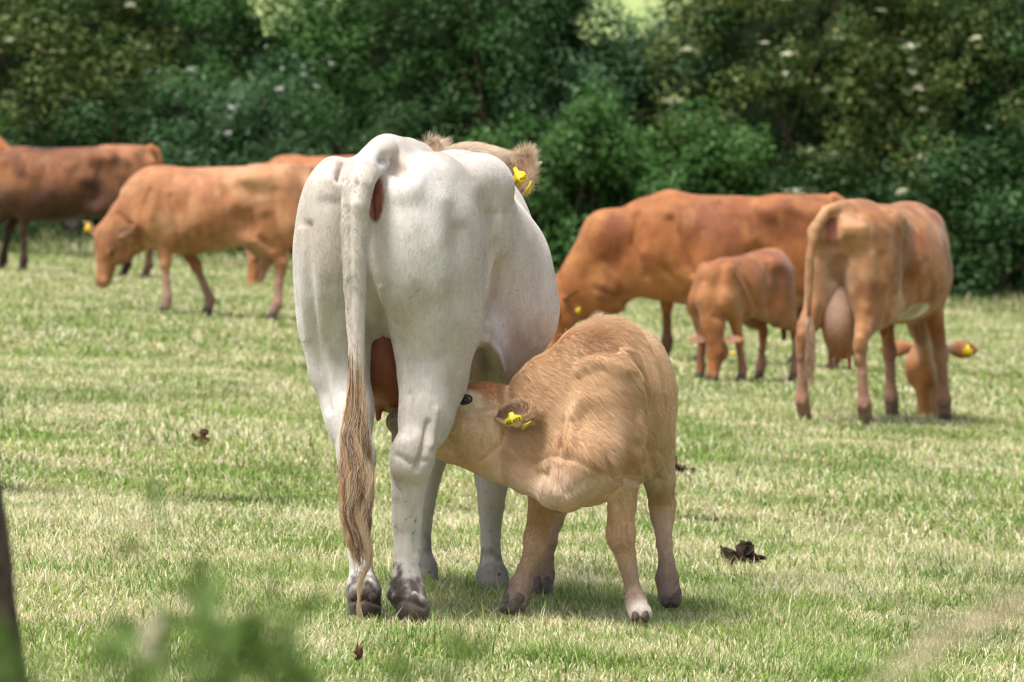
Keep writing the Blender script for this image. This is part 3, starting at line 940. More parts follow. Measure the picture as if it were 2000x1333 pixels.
# ---- the white cow, seen from behind
def build_main():
    A = Animal('cow', -0.41, 14.95, 90 - 9.8, 'large white cow seen from behind, a pale calf suckling between her legs', 'cow')
    b = A.b; L = A.L; P = lambda px, py, d, r: (*L(px, py, d), r)
    T = [(-.02, .0, .07, 1.325, 1.20, 2.2, .5), (.06, .0, .12, 1.375, 1.10, 2.2, .5), (.2, .0, .18, 1.385, 1.02, 2.2, .5), (.4, .0, .20, 1.375, .93, 2.2, .5),
         (.55, -.0, .225, 1.365, .80, 2.1, .5), (.72, -.0, .30, 1.36, .685, 2.0, .44), (.95, -.0, .388, 1.36, .60, 1.8, .37), (1.15, .0, .362, 1.365, .60, 1.8, .40),
         (1.35, .0, .27, 1.36, .62, 1.9, .44), (1.5, .0, .21, 1.34, .68, 2.2, .5), (1.62, .0, .16, 1.30, .74, 2.2, .5), (1.72, .0, .10, 1.22, .82, 2.2, .5)]
    b.loft(T, .05)
    # sacrum / tail head, hook and pin bones
    b.cone(L(757, 293, 15.07), L(812, 308, 15.5), .045, .050, .08)
    b.ell(L(932, 354, 15.44), (.13, .065, .06), .10)
    b.cone(L(940, 372, 15.42), L(922, 560, 15.32), .055, .045, .12)                      # right hook
    b.ell(L(652, 366, 15.44), (.09, .055, .05), .07)                      # left hook
    b.ell(L(660, 376, 14.98), (.06, .05, .05), .06)                    # left pin
    b.ell(L(800, 378, 14.96), (.065, .05, .05), .06)                    # right pin
    b.cone(L(657, 384, 15.0), L(650, 374, 15.4), .055, .055, .07)
    b.cone(L(815, 380, 15.0), L(918, 360, 15.4), .06, .065, .07)
    b.cone(L(948, 372, 15.5), L(990, 480, 15.9), .055, .065, .12)
    b.cone(L(925, 450, 15.4), L(985, 520, 15.85), .05, .08, .12)
    # thighs
    b.ell(L(652, 520, 15.18), (.24, .112, .33), .05)
    b.ell(L(852, 520, 15.15), (.25, .140, .34), .05)
    b.ell(L(655, 470, 15.04), (.13, .100, .24), .06)
    b.ell(L(800, 480, 15.00), (.14, .110, .24), .06)
    b.ell(L(900, 560, 15.34), (.11, .070, .22), .04)                     # right stifle mass
    # right hind leg
    b.chain([P(846, 640, 15.14, .165), P(844, 720, 15.12, .116), P(832, 800, 15.05, .085), P(812, 865, 14.97, .066)], .05, (1.2, .82, 1))
    b.chain([P(886, 640, 15.34, .088), P(860, 740, 15.22, .08), P(835, 830, 15.05, .06)], .06, (1, .75, 1))
    b.ell(L(806, 893, 14.94), (.062, .060, .07), .03)
    b.cone(L(804, 900, 14.95), L(796, 1010, 14.965), .056, .043, .05, (1.1, .92, 1))
    b.cone(L(698, 900, 15.0), L(703, 1010, 15.02), .046, .036, .05, (1.1, .92, 1))
    b.cone(L(790, 868, 14.89), L(788, 915, 14.90), .022, .022, .045)     # point of hock
    b.chain([P(806, 900, 14.95, .057), P(797, 960, 14.96, .050), P(795, 1020, 14.97, .044), P(795, 1080, 14.97, .040), P(794, 1128, 14.96, .045)], .014, (1.1, .92, 1))
    b.ell(L(791, 1158, 14.94), (.052, .056, .042), .02)
    b.cone(L(794, 1155, 14.95), L(806, 1192, 14.90), .045, .047, .015)
    # left hind leg
    b.chain([P(664, 640, 15.16, .134), P(665, 720, 15.14, .096), P(684, 800, 15.08, .076), P(692, 865, 15.0, .058)], .05, (1.2, .80, 1))
    b.chain([P(648, 640, 15.34, .08), P(666, 740, 15.25, .070), P(680, 830, 15.05, .055)], .06, (1, .75, 1))
    b.ell(L(697, 893, 15.0), (.062, .050, .07), .03)
    b.chain([P(698, 900, 15.0, .047), P(702, 960, 15.02, .041), P(702, 1020, 15.03, .037), P(704, 1080, 15.03, .037), P(706, 1128, 15.02, .042)], .014, (1.1, .92, 1))
    b.ell(L(709, 1150, 14.99), (.050, .050, .046), .02)
    b.cone(L(711, 1155, 15.0), L(712, 1188, 14.98), .048, .050, .02)
    # front legs
    b.chain([P(968, 760, 16.3, .11), P(962, 850, 16.25, .080), P(961, 930, 16.2, .054), P(959, 985, 16.18, .041), P(958, 1050, 16.2, .031), P(959, 1095, 16.2, .036)], .008)
    b.ell(L(962, 1125, 16.18), (.048, .050, .046), .02)
    b.cone(L(962, 1125, 16.18), L(966, 1148, 16.15), .048, .050, .02)
    b.chain([P(850, 760, 16.3, .10), P(847, 850, 16.28, .074), P(837, 930, 16.25, .040), P(829, 985, 16.24, .034), P(824, 1050, 16.26, .028), P(826, 1090, 16.25, .031)], .008)
    b.ell(L(828, 1113, 16.24), (.042, .042, .044), .02)
    b.cone(L(828, 1113, 16.24), L(828, 1140, 16.2), .040, .042, .02)
    for q in (L(793, 1166, 14.90), L(711, 1165, 14.94)):                 # dew claws
        for t in (1, -1): b.ell(q + np.array([-.02, .03 * t, -.0]), (.014, .012, .018), .010)
    # flank fold
    b.cone(L(935, 640, 15.45), L(975, 735, 15.85), .045, .03, .08)
    # shoulders, neck
    b.ell((1.36, .16, .98), (.17, .10, .28), .08); b.ell((1.36, -.15, .98), (.17, .10, .28), .08)
    b.cone((1.35, 0, 1.20), L(922, 384, 16.95), .19, .12, .10, (1, .8, 1))
    b.cone((1.40, 0, 1.0), L(925, 420, 16.85), .19, .10, .10, (1, .75, 1))
    b.ell(L(922, 322, 17.0), (.13, .105, .050), .05)
    b.ell(L(990, 332, 17.02), (.05, .06, .035), .05)
    fw = np.array([.93, -.10, -.36])
    A.head(L(920, 338, 17.05), fw, (.3, 0, 1), 1.0)
    b.chain([P(724, 430, 15.02, .045), P(732, 560, 15.07, .050), P(742, 640, 15.16, .034)], .03)
    # cleft between the thighs, hollows by the tail root
    b.cone(L(727, 420, 14.80), L(728, 640, 14.86), .035, .045, .05, (1, .8, 1), '-')
    b.ell(L(768, 322, 14.86), (.10, .035, .05), .06, None, '-')
    b.ell(L(680, 330, 14.86), (.10, .03, .05), .06, None, '-')
    b.ell(L(733, 388, 14.935), (.03, .024, .055), .02)                   # vulva
    # tail
    b.chain([P(748, 296, 15.02, .046), P(732, 310, 14.94, .045), P(712, 332, 14.87, .046), P(699, 360, 14.82, .044), P(694, 400, 14.80, .040), P(692, 440, 14.80, .037), P(692, 500, 14.80, .034), P(693, 560, 14.80, .031),
             P(695, 640, 14.80, .026), P(697, 700, 14.80, .023), P(697, 790, 14.80, .018), P(697, 850, 14.80, .010)], .004)
    # ears
    A.ear(L(988, 378, 17.0), L(1033, 296, 17.0), A.R.T @ np.array([-.35, -1, -.1]), .125, .014, .22)
    A.ear(L(858, 318, 17.05), L(834, 278, 17.1), np.array([-.8, .3, .2]), .10, .012, .5)
    A.sc = [([(603, 440), (606, 560), (618, 680), (640, 800)], 8, -.012), ([(588, 450), (590, 560), (600, 660)], 7, .006),
            ([(862, 395), (858, 480), (866, 570)], 22, .012), ([(892, 450), (888, 560), (874, 690)], 17, -.012),
            ([(775, 352), (815, 350)], 20, .007), ([(768, 404), (820, 404)], 24, -.006), ([(636, 396), (662, 396)], 16, -.007),
            ([(757, 312), (780, 332)], 15, -.026), ([(672, 318), (664, 350)], 10, -.024), ([(640, 352), (660, 360)], 10, .010),
            ([(836, 826), (828, 875), (814, 915)], 6, -.012), ([(852, 800), (842, 870)], 6, .007), ([(803, 770), (806, 845)], 6, -.006),
            ([(775, 890), (800, 905), (830, 900)], 6, -.006), ([(812, 950), (812, 1080)], 5, -.005), ([(776, 950), (778, 1090)], 4, -.004),
            ([(745, 560), (752, 640), (768, 695)], 4, .008), ([(738, 600), (746, 650), (760, 700)], 3, -.008),
            ([(938, 668), (955, 668), (968, 688), (978, 722)], 7, .020), ([(942, 702), (955, 735)], 14, -.045),
            ([(958, 420), (966, 510), (965, 590), (948, 650)], 11, -.020),
            ([(1000, 420), (1040, 540), (1050, 660)], 13, -.005), ([(975, 430), (1008, 560), (1016, 660)], 12, .004),
            ([(905, 345), (880, 420), (878, 480)], 22, -.004), ([(700, 345), (690, 390)], 6, -.004),
            ([(757, 1178), (790, 1172), (828, 1186)], 4, -.007), ([(685, 1176), (712, 1172), (742, 1180)], 4, -.007),
            ([(792, 1180), (796, 1215)], 4, -.006), ([(640, 560), (650, 660), (672, 760)], 14, -.006), ([(735, 700), (745, 760)], 5, .005), ([(735, 362), (733, 415)], 3, -.006)]
    Rb = A.R
    white = np.array([.635, .60, .56]); cream = np.array([.60, .49, .38]); tan = np.array([.50, .33, .20])
    eb, et = L(988, 372, 17.0), L(1033, 302, 17.0)
    ec = L(845, 300, 17.1)
    pc = L(925, 300, 17.0)
    vul = L(733, 388, 14.92)
    fts = [L(793, 1170, 14.9), L(711, 1165, 14.94), L(962, 1140, 16.18), L(837, 1125, 16.24)]
    def color(V, N):
        c = white * np.ones((len(V), 1))
        c = mix(c, np.array([.50, .44, .37]), sstep(.40, .70, fbm(V, 3.0, 1)) * .6)
        c = mix(c, np.array([.42, .36, .28]), sstep(.54, .75, fbm(V, 7.0, 4)) * .5)
        # dirt on thigh corners
        for q, r, s in ((L(600, 450, 15.1), .07, .55), (L(850, 392, 15.0), .07, .4), (L(605, 420, 15.1), .05, .4), (L(900, 470, 15.1), .12, .3), (L(625, 500, 15.05), .07, .3)):
            c = mix(c, np.array([.40, .35, .28]), np.exp(-(((V - q) / r) ** 2).sum(1)) * s * (.5 + fbm(V, 25, 6)))
        # pinker skin showing round the tail head; barrel duller: part coat, part painted shade
        for q, r, s in ((L(735, 300, 15.0), .09, .6), (L(775, 325, 15.0), .05, .5), (L(665, 330, 15.0), .05, .5), (L(830, 310, 15.4), .12, .35)):
            c = mix(c, np.array([.52, .40, .33]), np.exp(-(((V - q) / r) ** 2).sum(1)) * s)
        c = mix(c, np.array([.50, .45, .42]), sstep(.62, .85, V[:, 0]) * sstep(1.7, 1.5, V[:, 0]) * sstep(.5, .62, V[:, 2]) * .45)
        # tail: creamier
        dt = np.hypot(V[:, 1] - L(695, 500, 14.8)[1], V[:, 0] - L(695, 500, 14.8)[0])
        tl = sstep(.075, .045, dt) * (V[:, 2] < 1.36)
        c = mix(c, np.array([.66, .58, .50]), tl * .7)
        c = mix(c, np.array([.22, .2, .16]), np.exp(-(((V - L(688, 555, 14.77)) / np.array([.05, .018, .035])) ** 2).sum(1)) * .6)
        # cleft skin
        # vulva
        dv = ((V - vul) / np.array([.06, .028, .068])) ** 2
        vc = mix((.34, .12, .075), (.20, .06, .04), sstep(.3, .7, fbm(V * np.array([1, 2.5, .7]), 45, 71)))
        vc = mix(vc, np.array([.10, .03, .02]), np.exp(-((V[:, 1] - vul[1]) / .004) ** 2) + sstep(1.375, 1.395, V[:, 2]))  # slit and top crease: shading put into the colour
        c = mix(c, vc, sstep(1.3, .8, dv.sum(1)))
        # head, neck crest
        hd = sstep(1.62, 1.85, V[:, 0])
        c = mix(c, cream, hd * .8)
        c = mix(c, tan, sstep(1.9, 2.0, V[:, 0]) * sstep(.3, .6, fbm(V, 9, 2)) * .4)
        de = np.linalg.norm(V - (eb * .4 + et * .6), axis=1)
        c = mix(c, np.array([.52, .33, .19]), sstep(.14, .07, de) * .8)
        # muddy feet
        for q in fts:
            d = V - q
            hi = .15 if q[0] > .6 else .095
            m = sstep(hi, hi - .09, d[:, 2] + (fbm(V, 42, 8) - .5) * .20) * sstep(.2, .12, np.hypot(d[:, 0], d[:, 1]))
            c = mix(c, np.array([.075, .054, .042]) * (.6 + .6 * fbm(V, 30, 12))[:, None], m * .95)
            lowleg = sstep(.5, .15, d[:, 2]) * sstep(.2, .12, np.hypot(d[:, 0], d[:, 1]))
            c = mix(c, np.array([.14, .115, .10]), lowleg * sstep(.74, .79, fbm(V, 60, 3)) * .85)
        fl = (V[:, 0] > 1.0) & (V[:, 2] < .55)
        c = mix(c, np.array([.50, .47, .44]), fl * .5)
        # small scar
        a, e = L(797, 586, 14.9), L(828, 560, 14.9)
        ab = e - a; q = V - a
        yz = q[:, 1:]; t = np.clip((yz @ ab[1:]) / (ab[1:] @ ab[1:]), 0, 1)
        ds = np.linalg.norm(yz - t[:, None] * ab[1:], axis=1)
        c = mix(c, np.array([.22, .07, .05]), sstep(.0035, .0015, ds + .003 * vnoise(V, 90, 3)) * .85 * (V[:, 0] < .4) * .9)
        return np.clip(c, 0, 1)
    A.finish(.007, color, ear_col=(.46, .27, .17))
    A.hoof(L(804, 1204, 14.94), -25, .82); A.hoof(L(711, 1202, 15.02), 6, .80)
    A.hoof(L(965, 1158, 16.17), -5, .9); A.hoof(L(828, 1152, 16.22), 0, .82)
    A.horn(L(1000, 332, 17.1), L(1035, 330, 17.15), L(1058, 318, 17.2), .02)
    A.horn(L(850, 318, 17.12), L(835, 320, 17.15), L(838, 312, 17.2), .018)
    A.eyes()
    right = Rb.T @ np.array([.82, -.15, .50]); down = Rb.T @ np.array([-.35, -.1, -.9])
    A.tagp(L(1013, 343, 16.72), right, down, .045, .062, '05 960')
    A.tagp(L(1034, 367, 16.84), Rb.T @ np.array([.35, .9, .1]), down, .052, .045)
    # udder and teats
    A.udder([(L(763, 700, 15.30), (.16, .11, .14)), (L(772, 745, 15.40), (.13, .09, .10)), (L(752, 655, 15.24), (.08, .042, .09))],
            [(L(740, 780, 15.33), L(739, 818, 15.32), .014), (L(772, 780, 15.34), L(775, 800, 15.33), .014), (L(790, 770, 15.5), L(792, 810, 15.5), .014)],
            lambda V: mix(np.array([.33, .115, .055]), np.array([.20, .065, .035]), fbm(V, 12, 3)))
    if HAIR:
        def flow(P, n):
            d = np.tile(np.array([-.35, 0, -.9]), (len(P), 1))
            d[P[:, 2] > 1.3] += np.array([-1.0, 0, 0.2])
            s = np.sign(P[:, 1] - L(693, 500, 14.8)[1])
            dt = np.hypot(P[:, 1] - L(695, 500, 14.8)[1], P[:, 0] - L(695, 500, 14.8)[0])
            tl = (dt < .07) & (P[:, 2] < 1.36)
            d[tl, 1] += s[tl] * sstep(.8, 1.1, P[tl, 2]) * 1.4
            return d
        def ln(P, n):
            de = np.minimum(np.linalg.norm(P - (eb * .4 + et * .6), axis=1), np.linalg.norm(P - ec, axis=1))
            dt = np.hypot(P[:, 1] - L(695, 500, 14.8)[1], P[:, 0] - L(695, 500, 14.8)[0])
            return .008 + .010 * ((dt < .07) & (P[:, 2] < 1.36)) + .012 * sstep(1.75, 1.95, P[:, 0]) + .022 * sstep(.16, .07, de)
        grow_coat('coat', A.V, A.Q, A.N, A.col, 260000, ln, flow, A.root, None, .09, .00045, 3, .10, .01)
        # longer hair on the ear rims and the poll
        mk = A.rim * 1.2
        mk[:A.nbody] = sstep(.14, .05, np.linalg.norm((A.V[:A.nbody] - pc) * np.array([1, .8, 1.4]), axis=1)) * (A.N[:A.nbody, 2] > .2)
        grow_coat('fringe', A.V, A.Q, A.N, mix(A.col, np.array([.85, .72, .54]), np.full(len(A.V), .5)), 9000, lambda P, n: np.full(len(P), .040), lambda P, n: n * .3 + np.array([0, -.4, .2]) * 1.0 + 0 * P, A.root, mk, .55, .0005, 5, .5, .1)
    # tail switch
    rs = np.random.RandomState(4)
    n = 7000 if HAIR else 1500
    nl = 64
    lock = rs.rand(nl, 8)
    li = rs.randint(0, nl, n)
    lk = lock[li] * .88 + .12 * rs.rand(n, 8)
    t0 = rs.rand(n) ** 1.2
    y0 = 600 + 240 * t0
    ang = lk[:, 0] * 2 * math.pi
    m = 16
    ts = np.linspace(0, 1, m)
    endy = 900 + 185 * lk[:, 1] + 22 * rs.randn(n)
    longest = li < 1
    endy[longest] = 1195 + 15 * rs.randn(longest.sum())
    up_ = L(697, 700, 14.80)
    scale = 14.8 / FPX
    P = np.zeros((n, m, 3))
    ry = np.array([600, 740, 800, 860, 930, 1000, 1060, 1120, 1200]); rr = np.array([.018, .023, .034, .043, .046, .044, .036, .012, .006])
    cx = np.array([697, 697, 696, 695, 695, 698, 700, 702, 704])
    for j, t in enumerate(ts):
        y = y0 + (endy - y0) * t
        r = np.interp(y, ry, rr)
        out = np.clip(.25 + .75 * np.sqrt(t), 0, 1) * r
        lx = np.cos(ang) * (.35 + .65 * lk[:, 2]) ; ld = np.sin(ang) * (.35 + .65 * lk[:, 2])
        wv = (np.sin(y / 24 + lk[:, 3] * 9) * .0125 + np.sin(y / 12 + lk[:, 5] * 20) * .0042) * np.clip((y - 760) / 100, 0, 1)
        jit = .0013 + .0050 * (1 - t) ** 1.5
        lx2 = np.interp(y, ry, cx) + (lx * out + wv) / scale + np.where(longest, (702 - np.interp(y, ry, cx)) * t, 0)
        py = y
        sg = rs.randn(n) if j == 0 else sg
        sh = rs.randn(n) if j == 0 else sh
        X = (lx2 + sg * jit / scale - 1000) * scale
        Yd = 14.80 + ld * out * .8 + sh * jit
        v = (666.5 - py) / FPX
        Z = CAM_Z - (py - 368.0) * scale
        Wp = np.stack([X, Yd, Z], 1)
        P[:, j] = (Wp - A.o) @ A.R
    top = np.array([.66, .55, .44]); mid = np.array([.54, .31, .145]); dk = np.array([.20, .11, .06])
    q = lk[:, 4] * .7 + rs.rand(n) * .3
    cc = mix(mix(mid, dk, sstep(.35, .8, q)), top, sstep(.35, .05, t0 * .9 + (rs.rand(n) - .5) * .3))
    cc = mix(cc, np.array([.68, .50, .33]), (lk[:, 6] > .66) * .7)
    hair_curves('tail_switch', P, M_HAIR, A.root, cc, .0009 + 0 * t0, .0004)
    return A
MAIN = build_main()
# ---- the pale calf, reaching between the cow's hind legs to suckle
def build_calf():
    A = Animal('calf', .36, 16.0, 262, 'light tan calf suckling, head tucked under the white cow', 'calf')
    b = A.b; L = A.L; P = lambda px, py, d, r: (*L(px, py, d), r)
    T = [(-.02, 0, .07, .82, .64, 2.2, .5), (.06, 0, .14, .865, .52, 2.3, .5), (.18, 0, .175, .878, .47, 2.2, .46), (.38, 0, .20, .872, .405, 2.1, .43), (.55, 0, .195, .872, .385, 2.1, .43),
         (.70, 0, .16, .868, .40, 2.1, .5), (.82, 0, .12, .80, .39, 2.1, .5), (.90, 0, .075, .70, .42, 2.1, .5)]
    b.loft(T, .04)
    R = A.R.T
    # withers, shoulder blade, chest
    b.cone(L(1135, 690, 15.25), L(1205, 672, 15.5), .060, .055, .10)
    b.ell(L(1195, 775, 15.22), (.12, .105, .20), .04)
    b.ell(L(1195, 870, 15.18), (.09, .075, .12), .05)
    b.ell(L(1085, 800, 15.42), (.13, .09, .17), .06)
    b.ell(L(1125, 895, 15.23), (.10, .105, .130), .10)
    b.cone(L(1105, 955, 15.12), L(1150, 900, 15.12), .045, .08, .06)
    # hips, thighs
    b.ell(L(1245, 690, 15.85), (.08, .05, .05), .07); b.ell(L(1140, 690, 15.95), (.08, .05, .05), .07)
    b.ell(L(1258, 800, 15.85), (.15, .085, .17), .06)
    b.ell(L(1110, 790, 16.0), (.15, .08, .17), .06)
    # neck
    b.chain([P(1150, 775, 15.28, .165), P(1095, 795, 15.27, .150), P(1045, 832, 15.29, .128), P(1000, 848, 15.31, .108)], .05, (.66, 1, 1))
    b.chain([P(1100, 880, 15.22, .12), P(1040, 878, 15.27, .10), P(975, 865, 15.30, .085)], .06, (.62, 1, 1))
    b.chain([P(1105, 975, 15.16, .032), P(1075, 961, 15.17, .028), P(1030, 937, 15.22, .028), P(975, 911, 15.27, .032), P(915, 888, 15.3, .031)], .05, (.7, 1, 1))
    # head
    fw = R @ np.array([-1, -.02, -.07])
    A.eyew = -.005
    A.head(L(987, 774, 15.31), fw, (0, 0, 1), .735, 1.0)
    H = A.H
    b.ell(H(.115, 0, .004), np.array((.10, .085, .050)) * .72, .03, A.hM)
    for s in (1, -1):
        b.ell(H(.10, .060 * s, -.15), np.array((.11, .05, .12)) * .72, .04, A.hM)
    b.cone(H(.44, 0, -.150), H(.30, 0, -.165), .030, .034, .02)
    b.chain([P(930, 893, 15.3, .035), P(880, 880, 15.31, .032), P(840, 862, 15.31, .028)], .03)
    # front legs
    b.chain([P(1212, 885, 15.18, .072), P(1212, 936, 15.19, .050), P(1214, 985, 15.2, .040), P(1213, 1036, 15.2, .038)], .008)
    b.ell(L(1213, 1050, 15.19), (.038, .041, .048), .02)
    b.chain([P(1215, 1060, 15.2, .036), P(1226, 1103, 15.21, .025), P(1235, 1147, 15.21, .022), P(1241, 1172, 15.2, .029)], .006)
    b.cone(L(1241, 1176, 15.2), L(1250, 1198, 15.17), .032, .034, .015)
    b.chain([P(1072, 905, 15.33, .065), P(1060, 950, 15.34, .046), P(1057, 998, 15.34, .036), P(1049, 1045, 15.34, .034)], .008)
    b.ell(L(1046, 1058, 15.33), (.035, .034, .044), .02)
    b.chain([P(1045, 1068, 15.33, .031), P(1031, 1112, 15.33, .027), P(1019, 1142, 15.33, .034)], .012)
    b.cone(L(1018, 1148, 15.33), L(1006, 1180, 15.30), .034, .035, .015)
    # hind legs
    b.chain([P(1272, 860, 15.88, .075), P(1288, 935, 15.95, .047), P(1294, 985, 16.02, .040), P(1294, 1010, 16.0, .037), P(1298, 1060, 15.94, .026), P(1302, 1100, 15.9, .025), P(1303, 1128, 15.89, .034)], .015)
    b.cone(L(1303, 1130, 15.89), L(1309, 1165, 15.86), .035, .036, .015)
    b.chain([P(1105, 870, 16.1, .085), P(1092, 940, 16.16, .050), P(1085, 990, 16.26, .038), P(1079, 1015, 16.25, .034), P(1070, 1060, 16.2, .026), P(1064, 1095, 16.17, .026), P(1063, 1120, 16.15, .032)], .015)
    b.cone(L(1063, 1122, 16.15), L(1060, 1148, 16.12), .032, .034, .015)
    # tail
    b.chain([P(1190, 655, 16.02, .035), P(1172, 640, 16.06, .028), P(1165, 660, 16.1, .022), P(1165, 760, 16.12, .018), P(1165, 880, 16.12, .012)], .01)
    # ears
    A.ear(L(972, 812, 15.23), L(1047, 800, 15.13), R @ np.array([.62, -.75, .25]), .100, .010, .40)
    A.ear(L(985, 785, 15.40), L(1035, 775, 15.52), R @ np.array([.5, .8, .1]), .10, .010, .5)
    A.sc = [([(1226, 690), (1254, 730), (1267, 790), (1262, 850), (1250, 900)], 6, -.012), ([(1214, 686), (1240, 728), (1252, 790), (1246, 850)], 9, .010),
            ([(1035, 908), (1072, 884), (1105, 893), (1140, 900), (1178, 925)], 5, -.004),
            ([(1100, 815), (1094, 872)], 5, -.008), ([(1118, 830), (1112, 875)], 6, .006), ([(985, 838), (975, 870), (940, 900)], 6, -.008),
            ([(1100, 962), (1150, 932), (1190, 925)], 6, -.008), ([(1178, 885), (1196, 930), (1242, 938)], 6, -.010),
            ([(1290, 715), (1302, 800), (1292, 880)], 9, -.012), ([(1275, 700), (1285, 780), (1278, 860)], 9, .006), ([(1150, 690), (1205, 684)], 8, -.012),
            ([(1130, 720), (1170, 700), (1215, 720)], 12, .010), ([(1188, 1000), (1190, 1030)], 5, -.004), ([(1225, 1030), (1228, 1060)], 4, -.005),
            ([(890, 800), (930, 806), (965, 800)], 6, -.006), ([(880, 830), (930, 845)], 12, .006), ([(1270, 900), (1285, 935)], 8, -.01)]
    tan = np.array([.70, .47, .28])
    eye = L(907, 782, 15.22)
    fts = [L(1243, 1200, 15.19), L(1010, 1180, 15.31), L(1306, 1165, 15.88), L(1061, 1145, 16.14)]
    def color(V, N):
        c = tan * np.ones((len(V), 1))
        c = mix(c, np.array([.80, .60, .42]), sstep(.42, .68, fbm(V, 4, 11)) * .6)
        c = mix(c, np.array([.52, .30, .15]), sstep(.52, .75, fbm(V, 8, 13)) * .3)
        # red brown ridge over the withers
        dr = (V - L(1172, 668, 15.25)) / np.array([.10, .09, .045])
        c = mix(c, np.array([.40, .16, .05]), np.exp(-(dr ** 2).sum(1)) * .85)
        dr = (V - L(1205, 662, 15.45)) / np.array([.16, .035, .035])
        c = mix(c, np.array([.42, .17, .055]), np.exp(-(dr ** 2).sum(1)) * .7)
        dr = (V - L(1110, 720, 15.3)) / np.array([.10, .10, .06])
        c = mix(c, np.array([.50, .26, .11]), np.exp(-(dr ** 2).sum(1)) * .6)
        # pale chest, dewlap, belly, jaw
        q = (V - L(1130, 945, 15.1)) / np.array([.12, .12, .07]); c = mix(c, np.array([.88, .76, .64]), np.exp(-(q ** 2).sum(1)) * .4)
        q = (V - L(1075, 965, 15.15)) / np.array([.12, .12, .05]); c = mix(c, np.array([.86, .70, .56]), np.exp(-(q ** 2).sum(1)) * .8)
        q = (V - L(1290, 930, 15.7)) / np.array([.35, .2, .07]); c = mix(c, np.array([.86, .74, .60]), np.exp(-(q ** 2).sum(1)) * .7)
        q = (V - L(1000, 935, 15.25)) / np.array([.15, .15, .035]); c = mix(c, np.array([.80, .60, .44]), np.exp(-(q ** 2).sum(1)) * .7)
        # face
        h = (V - A.hO) @ A.hM / A.hS
        inh = (h[:, 0] > .02) & (h[:, 2] > -.3)
        fore = sstep(-.035, .03, h[:, 2] + (fbm(V, 30, 5) - .5) * .04) * sstep(.0, .06, h[:, 0]) * sstep(.36, .22, h[:, 0]) * (np.abs(h[:, 1]) < .12)
        c = mix(c, np.array([.48, .20, .07]), fore * .9)
        de = np.linalg.norm((V - eye) / np.array([1, 1.25, .85]), axis=1)
        c = mix(c, np.array([.84, .70, .56]), sstep(.062, .030, de) * .85)
        de2 = np.linalg.norm((V - L(905, 782, 15.22)) / np.array([1, 1.25, .85]), axis=1)
        c = mix(c, np.array([.03, .025, .025]), sstep(.021, .016, de2))
        c = mix(c, np.array([.36, .28, .24]), sstep(.34, .40, h[:, 0]) * (h[:, 0] < .6) * (np.abs(h[:, 1]) < .15) * (np.abs(h[:, 2]) < .35))
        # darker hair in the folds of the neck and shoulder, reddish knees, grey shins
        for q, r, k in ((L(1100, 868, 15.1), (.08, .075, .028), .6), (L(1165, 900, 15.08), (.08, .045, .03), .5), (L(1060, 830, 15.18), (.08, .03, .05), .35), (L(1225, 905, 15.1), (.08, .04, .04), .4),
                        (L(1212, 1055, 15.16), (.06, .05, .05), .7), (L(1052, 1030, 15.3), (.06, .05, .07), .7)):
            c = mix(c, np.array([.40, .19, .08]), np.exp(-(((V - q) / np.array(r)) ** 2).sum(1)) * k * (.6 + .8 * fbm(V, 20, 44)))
        # legs
        c = mix(c, np.array([.50, .36, .27]), sstep(.32, .20, V[:, 2]) * .6)
        for q in fts:
            d = V - q
            m = sstep(.22, .02, d[:, 2] + (fbm(V, 22, 8) - .5) * .12) * sstep(.2, .12, np.hypot(d[:, 0], d[:, 1]))
            c = mix(c, np.array([.26, .19, .155]), m * .8)
        q = L(1250, 1205, 15.17); c = mix(c, np.array([.62, .55, .47]), sstep(.07, .04, np.linalg.norm(V - q, axis=1)))
        return np.clip(c, 0, 1)
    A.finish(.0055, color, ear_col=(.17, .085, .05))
    hf = plain_mat('calf_hoof_horn', (.11, .085, .07), .7, .4, .5, 60, .5)
    h_ = A.hoof
    def hoof(*a):
        o = h_(*a); o.data.materials.clear(); o.data.materials.append(hf)
    hoof(L(1251, 1211, 15.17), 5, .72); hoof(L(1000, 1196, 15.28), -25, .74); hoof(L(1311, 1182, 15.85), 0, .74); hoof(L(1060, 1160, 16.1), 0, .7)
    A.eyes()
    # eyelid rim and lashes
    c = L(908, 781, 15.210)
    for s in (1, -1):
        pts = [c + A.hM @ (np.array([.021 * math.cos(a), .006 - .004 * abs(math.cos(a)), .0125 * math.sin(a) * s + .001]) ) for a in np.linspace(0, math.pi, 13)]
        V, F = tube(pts, [.0028 + .0008 * math.sin(x) for x in np.linspace(0, math.pi, 13)], 8)
        mesh_obj('eyelid', V, F, M_LID, A.root)
    A.horn(L(983, 782, 15.28), L(984, 775, 15.27), L(986, 770, 15.26), .012)
    rt = R @ np.array([.93, -.1, .33]); dn = R @ np.array([.15, -.1, -1])
    mt = plain_mat('worn_tag_plastic', (.58, .50, .03), .5, .4)
    A.tagp(L(1001, 817, 15.045), rt, dn, .052, .036, '62 472', mt)
    A.tagp(L(1027, 831, 15.05), R @ np.array([.6, -.3, .55]), R @ np.array([.5, .8, -.5]), .040, .012, None, mt)
    # tongue round the teat
    V, F = tube([L(800, 800, 15.3), L(782, 798, 15.3), L(770, 795, 15.3), L(762, 786, 15.31)], [.022, .022, .018, .008], 14)
    V = (V - L(780, 797, 15.3)) * np.array([1.2, 1, .75]) + L(780, 797, 15.3)
    mesh_obj('tongue', V, F, plain_mat('tongue_skin', (.22, .085, .10), .35, .5, .3, 90), A.root)
